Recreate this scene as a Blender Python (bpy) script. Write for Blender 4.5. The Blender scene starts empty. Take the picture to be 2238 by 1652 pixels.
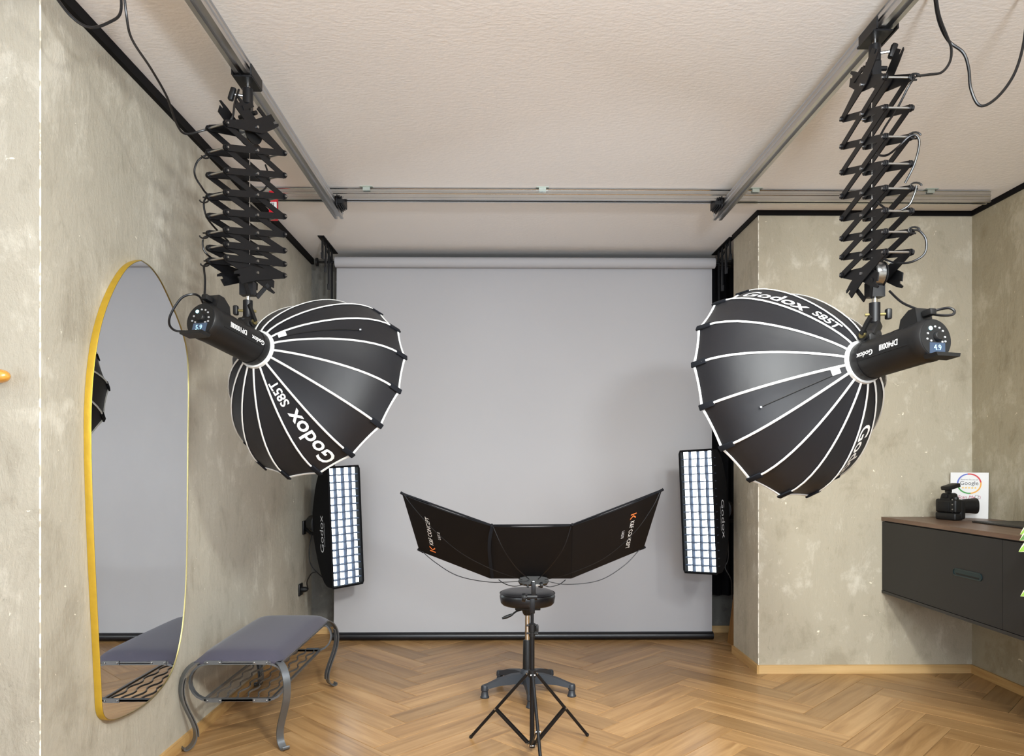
import bpy, bmesh, math, random
from mathutils import Vector, Matrix
random.seed(7)
V = Vector
PI = math.pi
sc = bpy.context.scene
col = sc.collection

# ------------------------------------------------------------------ camera
F_PX, HOR, VPX = 1600.0, 1014.0, 1100.0
CAM_H = 1.28
YAW = math.atan((1119.0 - VPX) / F_PX)
cd = bpy.data.cameras.new('camera'); cam = bpy.data.objects.new('camera', cd); col.objects.link(cam)
cd.sensor_fit = 'HORIZONTAL'; cd.sensor_width = 36.0
cd.lens = F_PX / 2238.0 * 36.0
cd.shift_y = (HOR - 826.0) / 2238.0
cd.clip_start = 0.05
cam.location = (0, 0, CAM_H); cam.rotation_euler = (PI / 2, 0, -YAW)
sc.camera = cam

# ------------------------------------------------------------------ light and exposure
sc.view_settings.view_transform = 'Standard'; sc.view_settings.look = 'None'
sc.view_settings.gamma = 1.0; sc.view_settings.use_curve_mapping = False
sc.view_settings.exposure = 0.0
world = bpy.data.worlds.new('world'); sc.world = world; world.use_nodes = True
bg = world.node_tree.nodes['Background']
bg.inputs[0].default_value = (0.80, 0.88, 1.0, 1); bg.inputs[1].default_value = 1.0

def area_light(name, loc, target, size, size_y, power, color, spread=PI):
    ld = bpy.data.lights.new(name, 'AREA'); ld.shape = 'RECTANGLE'; ld.size = size; ld.size_y = size_y
    ld.energy = power; ld.color = color; ld.spread = spread
    o = bpy.data.objects.new(name, ld); col.objects.link(o); o.location = loc
    o.rotation_euler = (V(target) - V(loc)).to_track_quat('-Z', 'Y').to_euler()
    return o
# daylight through the window wall behind the camera
area_light('window_daylight', (0.2, -2.35, 1.55), (0.2, 4.0, 1.45), 5.2, 2.0, 95, (0.84, 0.95, 1.10))
# added upward fill behind the camera to brighten the ceiling
area_light('ceiling_fill', (0.7, -0.7, 1.85), (0.7, -0.3, 2.83), 0.35, 0.35, 185, (0.94, 1.0, 1.05))
# warm ceiling lamps in the front of the room, plus an added left-wall fill
for lx, ly, pw, aim in ((0.1, 0.4, 11, (0.2, 3.9, 0.0)), (1.0, 0.6, 20, (1.3, 3.9, 0.0)), (1.9, 0.7, 8, (1.9, 3.9, 0.0)), (1.2, 0.1, 26, (-1.45, 2.75, 0.7))):
    area_light('ceiling_lamp_and_fill', (lx, ly, 2.68), aim, 0.26, 0.26, pw, (0.97, 1.0, 0.97), math.radians(85))

# ------------------------------------------------------------------ helpers
def px(u, v, Y=None, X=None, Z=None):
    """point of the place seen at photograph position (u, v) at a known depth, lateral distance or height"""
    a, b = (u - 1119.0) / F_PX, -(v - HOR) / F_PX
    d = V((math.sin(YAW) + a * math.cos(YAW), math.cos(YAW) - a * math.sin(YAW), b))
    t = Y / d.y if Y is not None else (X / d.x if X is not None else (Z - CAM_H) / d.z)
    return V((0, 0, CAM_H)) + d * t

def basis(d, up=V((0, 0, 1))):
    d = V(d).normalized()
    if abs(d.dot(up)) > 0.995: up = V((0, 1, 0))
    u = d.cross(up).normalized(); v = u.cross(d).normalized()
    return d, u, v

class MB:
    def __init__(s): s.v = []; s.f = []; s.m = []; s.mi = 0
    def add(s, vs, fs):
        n = len(s.v); s.v += [tuple(p) for p in vs]
        for f in fs: s.f.append(tuple(i + n for i in f)); s.m.append(s.mi)
        return s
    def mat(s, i): s.mi = i; return s
    def box(s, c, size, R=None):
        h = [x / 2 for x in size]; vs = []
        for z in (-1, 1):
            for y in (-1, 1):
                for x in (-1, 1):
                    p = V((x * h[0], y * h[1], z * h[2]))
                    if R is not None: p = R @ p
                    vs.append(V(c) + p)
        return s.add(vs, [(0, 2, 3, 1), (4, 5, 7, 6), (0, 1, 5, 4), (2, 6, 7, 3), (0, 4, 6, 2), (1, 3, 7, 5)])
    def bb(s, x0, x1, y0, y1, z0, z1): return s.box(((x0 + x1) / 2, (y0 + y1) / 2, (z0 + z1) / 2), (x1 - x0, y1 - y0, z1 - z0))
    def rbox(s, c, size, r=0.005, R=None, seg=2):
        bm = bmesh.new(); bmesh.ops.create_cube(bm, size=1.0)
        for v in bm.verts: v.co = V((v.co.x * size[0], v.co.y * size[1], v.co.z * size[2]))
        bmesh.ops.bevel(bm, geom=list(bm.edges), offset=r, segments=seg, profile=0.5, affect='EDGES')
        bm.verts.index_update()
        vs = [(R @ v.co if R is not None else v.co) + V(c) for v in bm.verts]
        fs = [tuple(v.index for v in f.verts) for f in bm.faces]; bm.free()
        return s.add(vs, fs)
    def cyl(s, p0, p1, r0, r1=None, n=16, cap=True):
        p0, p1 = V(p0), V(p1); r1 = r0 if r1 is None else r1
        d, u, v = basis(p1 - p0); vs = []
        for p, r in ((p0, r0), (p1, r1)):
            for i in range(n):
                a = 2 * PI * i / n; vs.append(p + r * (math.cos(a) * u + math.sin(a) * v))
        fs = [(i, (i + 1) % n, n + (i + 1) % n, n + i) for i in range(n)]
        if cap: fs += [tuple(range(n))[::-1], tuple(range(n, 2 * n))]
        return s.add(vs, fs)
    def lathe(s, o, d, prof, n=24, cap=True, up=V((0, 0, 1)), sx=1.0, sy=1.0):
        o = V(o); d, u, v = basis(d, up); vs = []
        for t, r in prof:
            for i in range(n):
                a = 2 * PI * i / n; vs.append(o + d * t + r * (sx * math.cos(a) * u + sy * math.sin(a) * v))
        m = len(prof); fs = []
        for k in range(m - 1):
            for i in range(n):
                j = (i + 1) % n; fs.append((k * n + i, k * n + j, (k + 1) * n + j, (k + 1) * n + i))
        if cap: fs += [tuple(range(n))[::-1], tuple(range((m - 1) * n, m * n))]
        return s.add(vs, fs)
    def tube(s, pts, r, n=8, cap=True, closed=False):
        pts = [V(p) for p in pts]; m = len(pts); rs = r if isinstance(r, (list, tuple)) else [r] * m
        tan = []
        for i in range(m):
            if closed: t = pts[(i + 1) % m] - pts[i - 1]
            else: t = pts[min(i + 1, m - 1)] - pts[max(i - 1, 0)]
            tan.append(t.normalized())
        d, u, v = basis(tan[0]); vs = []
        for i in range(m):
            u = (u - tan[i] * u.dot(tan[i])).normalized(); w = tan[i].cross(u)
            for k in range(n):
                a = 2 * PI * k / n; vs.append(pts[i] + rs[i] * (math.cos(a) * u + math.sin(a) * w))
        fs = []
        for i in range(m if closed else m - 1):
            j = (i + 1) % m
            for k in range(n):
                l = (k + 1) % n; fs.append((i * n + k, i * n + l, j * n + l, j * n + k))
        if cap and not closed: fs += [tuple(range(n))[::-1], tuple(range((m - 1) * n, m * n))]
        return s.add(vs, fs)
    def strip(s, pts, wdir, w, t, closed=False):
        """flat bar swept along pts, its width along the fixed direction wdir"""
        pts = [V(p) for p in pts]; m = len(pts); wd = V(wdir).normalized(); vs = []
        for i in range(m):
            if closed: tg = pts[(i + 1) % m] - pts[i - 1]
            else: tg = pts[min(i + 1, m - 1)] - pts[max(i - 1, 0)]
            nn = tg.normalized().cross(wd).normalized()
            for a, b in ((-1, -1), (1, -1), (1, 1), (-1, 1)): vs.append(pts[i] + wd * (a * w / 2) + nn * (b * t / 2))
        fs = []
        for i in range(m if closed else m - 1):
            j = (i + 1) % m
            for k in range(4): l = (k + 1) % 4; fs.append((i * 4 + k, i * 4 + l, j * 4 + l, j * 4 + k))
        if not closed: fs += [(3, 2, 1, 0), tuple(range((m - 1) * 4, m * 4))]
        return s.add(vs, fs)
    def plate(s, poly, o, u, v, t, n=None):
        """2D polygon (list of (a, b)) in the plane o + a u + b v, thickness t"""
        o, u, v = V(o), V(u), V(v); n = u.cross(v).normalized(); k = len(poly)
        vs = [o + a * u + b * v - n * t / 2 for a, b in poly] + [o + a * u + b * v + n * t / 2 for a, b in poly]
        fs = [tuple(range(k))[::-1], tuple(range(k, 2 * k))] + [(i, (i + 1) % k, k + (i + 1) % k, k + i) for i in range(k)]
        return s.add(vs, fs)
    def sphere(s, c, r, n=16, m=10, sc3=(1, 1, 1), R=None):
        vs = []; c = V(c)
        for j in range(m + 1):
            th = PI * j / m
            for i in range(n):
                a = 2 * PI * i / n
                p = V((r * sc3[0] * math.sin(th) * math.cos(a), r * sc3[1] * math.sin(th) * math.sin(a), r * sc3[2] * math.cos(th)))
                vs.append(c + (R @ p if R is not None else p))
        fs = []
        for j in range(m):
            for i in range(n):
                k = (i + 1) % n; fs.append((j * n + i, (j + 1) * n + i, (j + 1) * n + k, j * n + k))
        return s.add(vs, fs)
    def grid(s, rows, closed=False):
        a, b = len(rows), len(rows[0]); vs = [p for r in rows for p in r]
        fs = [(i * b + j, i * b + j + 1, (i + 1) * b + j + 1, (i + 1) * b + j) for i in range(a - 1) for j in range(b - 1)]
        return s.add(vs, fs)
    def shell(s, rows, th):
        """grid surface with a thickness"""
        a, b = len(rows), len(rows[0]); nr = []
        for i in range(a):
            r = []
            for j in range(b):
                du = V(rows[min(i + 1, a - 1)][j]) - V(rows[max(i - 1, 0)][j]); dv = V(rows[i][min(j + 1, b - 1)]) - V(rows[i][max(j - 1, 0)])
                n = du.cross(dv); n = n.normalized() if n.length > 1e-9 else V((0, 0, 1)); r.append(V(rows[i][j]) + n * th)
            nr.append(r)
        k = a * b; vs = [p for r in rows for p in r] + [p for r in nr for p in r]; fs = []
        for i in range(a - 1):
            for j in range(b - 1):
                q = (i * b + j, i * b + j + 1, (i + 1) * b + j + 1, (i + 1) * b + j)
                fs.append(q[::-1]); fs.append(tuple(x + k for x in q))
        ring = [j for j in range(b)] + [i * b + b - 1 for i in range(1, a)] + [(a - 1) * b + j for j in range(b - 2, -1, -1)] + [i * b for i in range(a - 2, 0, -1)]
        for i in range(len(ring)): x, y = ring[i], ring[(i + 1) % len(ring)]; fs.append((x, y, y + k, x + k))
        return s.add(vs, fs)
    def mesh(s, name, mats, smooth=40, fixn=True):
        me = bpy.data.meshes.new(name); me.from_pydata(s.v, [], s.f)
        for m in (mats if isinstance(mats, (list, tuple)) else [mats]): me.materials.append(m)
        me.polygons.foreach_set('material_index', s.m)
        if fixn:
            bm = bmesh.new(); bm.from_mesh(me); bmesh.ops.recalc_face_normals(bm, faces=bm.faces); bm.to_mesh(me); bm.free()
        if smooth:
            me.shade_smooth(); me.set_sharp_from_angle(angle=math.radians(smooth))
        me.update(); return me
    def build(s, name, mats, parent=None, smooth=40, label=None, cat=None, group=None, kind=None, fixn=True):
        o = bpy.data.objects.new(name, s.mesh(name, mats, smooth, fixn)); col.objects.link(o)
        if parent is not None: attach(o, parent)
        return tag(o, label, cat, group, kind)

def attach(o, parent):
    o.parent = parent; o.matrix_parent_inverse = world_of(parent).inverted()
def world_of(o):
    m = Matrix.LocRotScale(o.location, o.rotation_euler, o.scale)
    return m if o.parent is None else world_of(o.parent) @ o.matrix_parent_inverse @ m
def tag(o, label=None, cat=None, group=None, kind=None):
    if label: o['label'] = label
    if cat: o['category'] = cat
    if group: o['group'] = group
    if kind: o['kind'] = kind
    return o
def empty(name, loc, label, cat, group=None):
    o = bpy.data.objects.new(name, None); o.empty_display_size = 0.1; col.objects.link(o); o.location = loc
    return tag(o, label, cat, group)

def smoothpath(pts, per=6):
    pts = [V(p) for p in pts]; out = []
    for i in range(len(pts) - 1):
        p0 = pts[max(i - 1, 0)]; p1 = pts[i]; p2 = pts[i + 1]; p3 = pts[min(i + 2, len(pts) - 1)]
        for k in range(per):
            t = k / per
            out.append(0.5 * ((2 * p1) + (p2 - p0) * t + (2 * p0 - 5 * p1 + 4 * p2 - p3) * t * t + (3 * p1 - p0 - 3 * p2 + p3) * t ** 3))
    out.append(pts[-1]); return out

def text_mesh(body, size, mapf, name, material, parent, bold=0.0, sub=1, align='CENTER', shear=0.0, spacing=1.0, label=None, width=1.0):
    """flat lettering laid onto a surface: mapf((x, y)) gives the point in the place"""
    cu = bpy.data.curves.new('lettering', 'FONT'); cu.body = body; cu.size = size; cu.align_x = align; cu.align_y = 'CENTER'
    cu.offset = bold; cu.shear = shear; cu.space_character = spacing; cu.resolution_u = 3
    tmp = bpy.data.objects.new('lettering', cu); col.objects.link(tmp)
    dg = bpy.context.evaluated_depsgraph_get(); me = bpy.data.meshes.new_from_object(tmp.evaluated_get(dg))
    bpy.data.objects.remove(tmp); bpy.data.curves.remove(cu)
    bm = bmesh.new(); bm.from_mesh(me)
    for _ in range(sub):
        le = [e for e in bm.edges if e.calc_length() > size * 0.22]
        if le: bmesh.ops.subdivide_edges(bm, edges=le, cuts=1, use_grid_fill=False)
        bmesh.ops.triangulate(bm, faces=bm.faces)
    for v in bm.verts: v.co = V(mapf(v.co.x * width, v.co.y))
    bm.to_mesh(me); bm.free(); me.materials.clear(); me.materials.append(material); me.name = name
    o = bpy.data.objects.new(name, me); col.objects.link(o)
    if parent is not None: attach(o, parent)
    return tag(o, label)

# ------------------------------------------------------------------ materials
def nodemat(name):
    m = bpy.data.materials.new(name); m.use_nodes = True; nt = m.node_tree
    return m, nt, nt.nodes['Principled BSDF']
def simple(name, c, rough=0.5, metal=0.0, spec=0.5, coat=0.0, emit=None, es=0.0, sheen=0.0, bump=0.0, bscale=200.0, var=0.0, vscale=8.0):
    m, nt, b = nodemat(name); N = nt.nodes; L = nt.links
    b.inputs['Base Color'].default_value = (*c, 1); b.inputs['Roughness'].default_value = rough; b.inputs['Metallic'].default_value = metal
    b.inputs['Specular IOR Level'].default_value = spec; b.inputs['Coat Weight'].default_value = coat; b.inputs['Sheen Weight'].default_value = sheen
    if emit: b.inputs['Emission Color'].default_value = (*emit, 1); b.inputs['Emission Strength'].default_value = es
    tc = N.new('ShaderNodeTexCoord')
    nz = N.new('ShaderNodeTexNoise'); nz.inputs['Scale'].default_value = vscale; nz.inputs['Detail'].default_value = 5
    L.new(tc.outputs['Object'], nz.inputs['Vector'])
    mx = N.new('ShaderNodeMix'); mx.data_type = 'RGBA'
    k = max(var, 0.03)
    mx.inputs['A'].default_value = (*[x * (1 - k) for x in c], 1); mx.inputs['B'].default_value = (*[min(1, x * (1 + k)) for x in c], 1)
    L.new(nz.outputs['Fac'], mx.inputs['Factor']); L.new(mx.outputs['Result'], b.inputs['Base Color'])
    if bump:
        n2 = N.new('ShaderNodeTexNoise'); n2.inputs['Scale'].default_value = bscale; n2.inputs['Detail'].default_value = 3
        L.new(tc.outputs['Object'], n2.inputs['Vector'])
        bp = N.new('ShaderNodeBump'); bp.inputs['Strength'].default_value = bump; bp.inputs['Distance'].default_value = 0.002
        L.new(n2.outputs['Fac'], bp.inputs['Height']); L.new(bp.outputs['Normal'], b.inputs['Normal'])
    return m

def ramp(N, stops):
    r = N.new('ShaderNodeValToRGB'); e = r.color_ramp.elements
    e[0].position, e[0].color = stops[0][0], (*stops[0][1], 1); e[1].position, e[1].color = stops[-1][0], (*stops[-1][1], 1)
    for p, c in stops[1:-1]: x = e.new(p); x.color = (*c, 1)
    return r
def plaster(name, dark, mid, light, seed=0.0):
    """trowelled lime plaster: broad clouds, trowel streaks, pale chips, dark scratches"""
    m, nt, b = nodemat(name); N = nt.nodes; L = nt.links
    tc = N.new('ShaderNodeTexCoord')
    def mapped(scale, rot=(0, 0, 0)):
        mp = N.new('ShaderNodeMapping'); mp.inputs['Scale'].default_value = scale; mp.inputs['Rotation'].default_value = rot; mp.inputs['Location'].default_value = (seed, seed * 1.7, seed * 0.6)
        L.new(tc.outputs['Object'], mp.inputs['Vector']); return mp.outputs['Vector']
    def noise(vec, scale, detail, rough, dist=0.0, typ=None):
        n = N.new('ShaderNodeTexNoise')
        if typ: n.noise_type = typ
        n.inputs['Scale'].default_value = scale; n.inputs['Detail'].default_value = detail; n.inputs['Roughness'].default_value = rough; n.inputs['Distortion'].default_value = dist
        L.new(vec, n.inputs['Vector']); return n.outputs['Fac']
    def math_(op, a, b_):
        x = N.new('ShaderNodeMath'); x.operation = op
        for k, q in ((0, a), (1, b_)):
            if isinstance(q, (int, float)): x.inputs[k].default_value = q
            else: L.new(q, x.inputs[k])
        return x.outputs[0]
    iso = mapped((1, 1, 1)); trow = mapped((2.2, 2.2, 0.9), (0.5, 0.45, 0.3))
    cloud = noise(iso, 1.7, 10, 0.62, 0.3); blot = noise(iso, 5.0, 12, 0.70, 0.6); streak = noise(trow, 3.2, 10, 0.74, 0.35)
    mixv = math_('ADD', math_('MULTIPLY', cloud, 0.40), math_('ADD', math_('MULTIPLY', blot, 0.28), math_('MULTIPLY', streak, 0.32)))
    r = ramp(N, [(0.41, dark), (0.48, mid), (0.52, mid), (0.585, light)]); L.new(mixv, r.inputs['Fac'])
    # pale chips of bare plaster, thin dark scratches
    chip = noise(iso, 24, 5, 0.6, 0.8); sp = ramp(N, [(0.70, (0, 0, 0)), (0.73, (1, 1, 1))]); L.new(chip, sp.inputs['Fac'])
    mx = N.new('ShaderNodeMix'); mx.data_type = 'RGBA'; mx.inputs['B'].default_value = (*[min(1, x * 1.5) for x in light], 1)
    L.new(sp.outputs['Color'], mx.inputs['Factor']); L.new(r.outputs['Color'], mx.inputs['A'])
    scr = noise(trow, 16, 8, 0.65, 1.2); sr = ramp(N, [(0.66, (0, 0, 0)), (0.71, (0.4, 0.4, 0.4))]); L.new(scr, sr.inputs['Fac'])
    m2 = N.new('ShaderNodeMix'); m2.data_type = 'RGBA'; m2.inputs['B'].default_value = (*[x * 0.55 for x in dark], 1)
    L.new(sr.outputs['Color'], m2.inputs['Factor']); L.new(mx.outputs['Result'], m2.inputs['A']); L.new(m2.outputs['Result'], b.inputs['Base Color'])
    b.inputs['Roughness'].default_value = 0.62; b.inputs['Specular IOR Level'].default_value = 0.3
    bp = N.new('ShaderNodeBump'); bp.inputs['Strength'].default_value = 0.55; bp.inputs['Distance'].default_value = 0.016
    L.new(streak, bp.inputs['Height'])
    bp2 = N.new('ShaderNodeBump'); bp2.inputs['Strength'].default_value = 0.35; bp2.inputs['Distance'].default_value = 0.004
    L.new(math_('ADD', noise(iso, 34, 6, 0.65, 0.6), math_('MULTIPLY', scr, 0.8)), bp2.inputs['Height']); L.new(bp.outputs['Normal'], bp2.inputs['Normal']); L.new(bp2.outputs['Normal'], b.inputs['Normal'])
    return m
def wood(name, cols, scale=1.0, rough=0.35, rand=0.25, coat=0.0, axis='X'):
    m, nt, b = nodemat(name); N = nt.nodes; L = nt.links
    tc = N.new('ShaderNodeTexCoord'); oi = N.new('ShaderNodeObjectInfo')
    ad = N.new('ShaderNodeVectorMath'); ad.operation = 'ADD'
    mul = N.new('ShaderNodeVectorMath'); mul.operation = 'SCALE'; mul.inputs['Scale'].default_value = 37.0
    cmb = N.new('ShaderNodeCombineXYZ')
    for i in range(3): L.new(oi.outputs['Random'], cmb.inputs[i])
    L.new(cmb.outputs[0], mul.inputs[0]); L.new(tc.outputs['Object'], ad.inputs[0]); L.new(mul.outputs[0], ad.inputs[1])
    mp = N.new('ShaderNodeMapping'); s3 = [22.0 * scale] * 3; s3['XYZ'.index(axis)] = 1.5 * scale; mp.inputs['Scale'].default_value = s3
    L.new(ad.outputs[0], mp.inputs['Vector'])
    n1 = N.new('ShaderNodeTexNoise'); n1.inputs['Scale'].default_value = 1.0; n1.inputs['Detail'].default_value = 7; n1.inputs['Roughness'].default_value = 0.62; n1.inputs['Distortion'].default_value = 0.7
    L.new(mp.outputs['Vector'], n1.inputs['Vector'])
    r = ramp(N, [(0.30, cols[0]), (0.5, cols[1]), (0.70, cols[2])]); L.new(n1.outputs['Fac'], r.inputs['Fac'])
    hs = N.new('ShaderNodeHueSaturation'); mr = N.new('ShaderNodeMapRange'); mr.inputs['To Min'].default_value = 1 - rand; mr.inputs['To Max'].default_value = 1 + rand
    L.new(oi.outputs['Random'], mr.inputs['Value']); L.new(mr.outputs[0], hs.inputs['Value']); L.new(r.outputs['Color'], hs.inputs['Color'])
    L.new(hs.outputs['Color'], b.inputs['Base Color'])
    b.inputs['Roughness'].default_value = rough; b.inputs['Coat Weight'].default_value = coat; b.inputs['Coat Roughness'].default_value = 0.25
    bp = N.new('ShaderNodeBump'); bp.inputs['Strength'].default_value = 0.12; bp.inputs['Distance'].default_value = 0.001
    L.new(n1.outputs['Fac'], bp.inputs['Height']); L.new(bp.outputs['Normal'], b.inputs['Normal'])
    return m

M = {}
M['plaster'] = plaster('grey_beige_plaster', (0.36, 0.328, 0.262), (0.445, 0.412, 0.338), (0.585, 0.553, 0.470))
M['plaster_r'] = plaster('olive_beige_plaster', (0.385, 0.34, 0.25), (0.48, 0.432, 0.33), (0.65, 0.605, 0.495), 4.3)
M['plaster_shaded'] = plaster('shaded_grey_plaster', (0.10, 0.097, 0.085), (0.14, 0.135, 0.118), (0.20, 0.193, 0.17), 2.2)  # back wall: shade of the far corner put into the plaster colour
M['plaster_r_shaded'] = plaster('shaded_olive_plaster', (0.29, 0.25, 0.165), (0.38, 0.335, 0.235), (0.50, 0.455, 0.345), 9.1)  # right wall: pillar plaster darkened, its dimmer light put into the colour
def ceiling_mat():
    m, nt, b = nodemat('woodchip_ceiling'); N = nt.nodes; L = nt.links
    b.inputs['Base Color'].default_value = (0.84, 0.815, 0.79, 1); b.inputs['Roughness'].default_value = 0.9; b.inputs['Specular IOR Level'].default_value = 0.1
    tc = N.new('ShaderNodeTexCoord'); mp = N.new('ShaderNodeMapping'); mp.inputs['Scale'].default_value = (50, 85, 50); L.new(tc.outputs['Object'], mp.inputs['Vector'])
    n = N.new('ShaderNodeTexNoise'); n.inputs['Scale'].default_value = 1; n.inputs['Detail'].default_value = 4; L.new(mp.outputs['Vector'], n.inputs['Vector'])
    bp = N.new('ShaderNodeBump'); bp.inputs['Strength'].default_value = 0.40; bp.inputs['Distance'].default_value = 0.004
    L.new(n.outputs['Fac'], bp.inputs['Height']); L.new(bp.outputs['Normal'], b.inputs['Normal']); return m
M['ceiling'] = ceiling_mat()
M['oak'] = wood('oak_plank', ((0.225, 0.115, 0.041), (0.35, 0.196, 0.077), (0.445, 0.268, 0.119)), 1.0, 0.30, 0.20)
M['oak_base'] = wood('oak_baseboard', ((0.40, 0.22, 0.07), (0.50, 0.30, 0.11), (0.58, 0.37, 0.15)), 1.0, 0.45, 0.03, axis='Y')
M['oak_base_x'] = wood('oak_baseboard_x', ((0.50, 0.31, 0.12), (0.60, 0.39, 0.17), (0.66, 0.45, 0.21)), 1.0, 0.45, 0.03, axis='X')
M['brown_board'] = wood('brown_board', ((0.22, 0.10, 0.025), (0.30, 0.145, 0.04), (0.36, 0.18, 0.055)), 0.6, 0.45, 0.03, axis='Z')
M['walnut'] = wood('walnut_top', ((0.085, 0.048, 0.03), (0.14, 0.082, 0.052), (0.19, 0.115, 0.075)), 0.8, 0.4, 0.03, axis='Y')
M['peg'] = wood('varnished_peg', ((0.45, 0.20, 0.03), (0.62, 0.30, 0.05), (0.70, 0.38, 0.08)), 2.0, 0.25, 0.03, coat=0.5)
M['black_trim'] = simple('black_trim', (0.0035, 0.003, 0.0035), 0.7, spec=0.15)
M['black_metal'] = simple('black_powder_coat', (0.0045, 0.0045, 0.0055), 0.42, spec=0.32)
M['black_plastic'] = simple('black_plastic', (0.0055, 0.0055, 0.006), 0.45, spec=0.4)
M['rubber'] = simple('black_rubber', (0.0045, 0.0045, 0.005), 0.55, spec=0.35)
M['cable'] = simple('black_cable', (0.006, 0.006, 0.007), 0.35, spec=0.45)
M['fabric'] = simple('black_nylon', (0.0055, 0.0055, 0.0075), 0.52, spec=0.36, sheen=0.03, bump=1.0, bscale=9, var=0.25, vscale=5)
M['fabric_matt'] = simple('black_matt_cloth', (0.0035, 0.0035, 0.0045), 0.8, spec=0.15, bump=0.3, bscale=300)
M['reflector_black'] = simple('reflector_backing', (0.0045, 0.0042, 0.005), 0.6, spec=0.16, bump=0.15, bscale=400)
M['velcro'] = simple('black_velcro_tab', (0.006, 0.007, 0.010), 0.85, spec=0.2)
M['piping'] = simple('white_piping', (0.64, 0.64, 0.62), 0.6)
M['print'] = simple('white_print', (0.82, 0.82, 0.80), 0.6)
M['greyprint'] = simple('grey_print', (0.62, 0.63, 0.66), 0.6)
M['alu'] = simple('brushed_aluminium', (0.60, 0.60, 0.59), 0.20, metal=1.0, var=0.12, vscale=3)
M['alu_dull'] = simple('dull_aluminium', (0.56, 0.555, 0.55), 0.30, metal=1.0, var=0.12, vscale=3)
M['chrome'] = simple('chrome', (0.75, 0.75, 0.73), 0.12, metal=1.0)
M['bolt'] = simple('steel_bolt', (0.45, 0.45, 0.45), 0.3, metal=1.0)
M['gunmetal'] = simple('painted_iron', (0.17, 0.18, 0.19), 0.38, metal=0.75, var=0.15, vscale=20)
M['galv'] = simple('galvanised_clip', (0.50, 0.55, 0.50), 0.45, metal=0.8)
M['velvet'] = simple('grey_violet_fabric', (0.052, 0.048, 0.068), 0.75, sheen=0.15, spec=0.2, bump=0.15, bscale=500)
M['gold'] = simple('gold_frame', (0.56, 0.36, 0.035), 0.38, metal=0.55, bump=0.3, bscale=90, var=0.15, vscale=30)
M['brass'] = simple('brass_edge', (0.36, 0.30, 0.13), 0.42, metal=1.0)
M['mirror'] = simple('mirror_glass', (0.80, 0.82, 0.83), 0.0, metal=1.0)
nm = M['mirror'].node_tree; nm.nodes['Principled BSDF'].inputs['Roughness'].default_value = 0.004
M['paper'] = simple('grey_backdrop_paper', (0.405, 0.398, 0.408), 0.85, spec=0.2, var=0.025, vscale=1.2)
M['leather'] = simple('black_leatherette', (0.006, 0.006, 0.008), 0.32, bump=0.15, bscale=250)
M['base_plastic'] = simple('charcoal_base_plastic', (0.022, 0.026, 0.033), 0.45)
M['diffuser'] = simple('lit_diffuser', (0.9, 0.9, 0.9), 0.6, emit=(0.86, 0.98, 1.0), es=5.5)
M['diff_white'] = simple('white_diffuser_cloth', (0.85, 0.85, 0.85), 0.8, emit=(0.93, 1.0, 1.08), es=6.5)
M['gridcloth'] = simple('grid_cloth', (0.05, 0.07, 0.12), 0.8, bump=0.2, bscale=60)  # dark cloth; the blue tint stands in for diffuser light on it
M['cab_front'] = simple('anthracite_front', (0.019, 0.0182, 0.0178), 0.48, spec=0.35, var=0.12, vscale=4, bump=0.08, bscale=500)
M['cab_dark'] = simple('anthracite_body', (0.022, 0.021, 0.020), 0.5)
M['handle'] = simple('petrol_recess_pull', (0.010, 0.030, 0.036), 0.3, metal=0.4)
M['white_card'] = simple('white_sign_board', (0.80, 0.80, 0.79), 0.35)
def ink(name, c): M[name] = simple('ink_' + name, c, 0.5)
for k, c in (('blue', (0.13, 0.18, 0.55)), ('red', (0.60, 0.05, 0.06)), ('yellow', (0.85, 0.42, 0.08)), ('green', (0.06, 0.32, 0.07)), ('grey', (0.10, 0.10, 0.11)), ('star', (0.85, 0.55, 0.12)), ('pink', (0.45, 0.05, 0.12)), ('orange', (0.75, 0.20, 0.05))): ink(k, c)
M['screen'] = simple('lcd_screen', (0.02, 0.03, 0.05), 0.2, emit=(0.10, 0.16, 0.26), es=0.35)
M['lcdtext'] = simple('lcd_digits', (0.3, 0.6, 0.9), 0.4, emit=(0.35, 0.75, 1.0), es=1.4)
M['lit_button'] = simple('lit_button', (0.5, 0.85, 0.9), 0.3, emit=(0.45, 0.9, 1.0), es=0.7)
M['button'] = simple('silver_button', (0.55, 0.56, 0.58), 0.25, metal=0.6)
M['steelband'] = simple('spring_steel', (0.55, 0.56, 0.57), 0.25, metal=1.0)
M['leaf'] = simple('leaf_green', (0.22, 0.42, 0.05), 0.45, var=0.25, vscale=30)
M['leaf_dark'] = simple('leaf_dark_green', (0.07, 0.20, 0.04), 0.45, var=0.2, vscale=30)
M['leaf_edge'] = simple('leaf_cream_edge', (0.80, 0.85, 0.50), 0.5)
M['terracotta'] = simple('grey_pot', (0.30, 0.29, 0.28), 0.7)
M['red_wrap'] = simple('red_wrap', (0.62, 0.012, 0.03), 0.4)
M['bead'] = None
def bead_mat():
    m, nt, b = nodemat('worn_corner_bead'); N = nt.nodes; L = nt.links
    tc = N.new('ShaderNodeTexCoord'); n = N.new('ShaderNodeTexNoise'); n.inputs['Scale'].default_value = 30; n.inputs['Detail'].default_value = 5; L.new(tc.outputs['Object'], n.inputs['Vector'])
    r = ramp(N, [(0.42, (0.50, 0.46, 0.37)), (0.52, (0.95, 0.92, 0.80))]); L.new(n.outputs['Fac'], r.inputs['Fac']); L.new(r.outputs['Color'], b.inputs['Base Color']); b.inputs['Roughness'].default_value = 0.7
    return m
M['bead'] = bead_mat()

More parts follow.
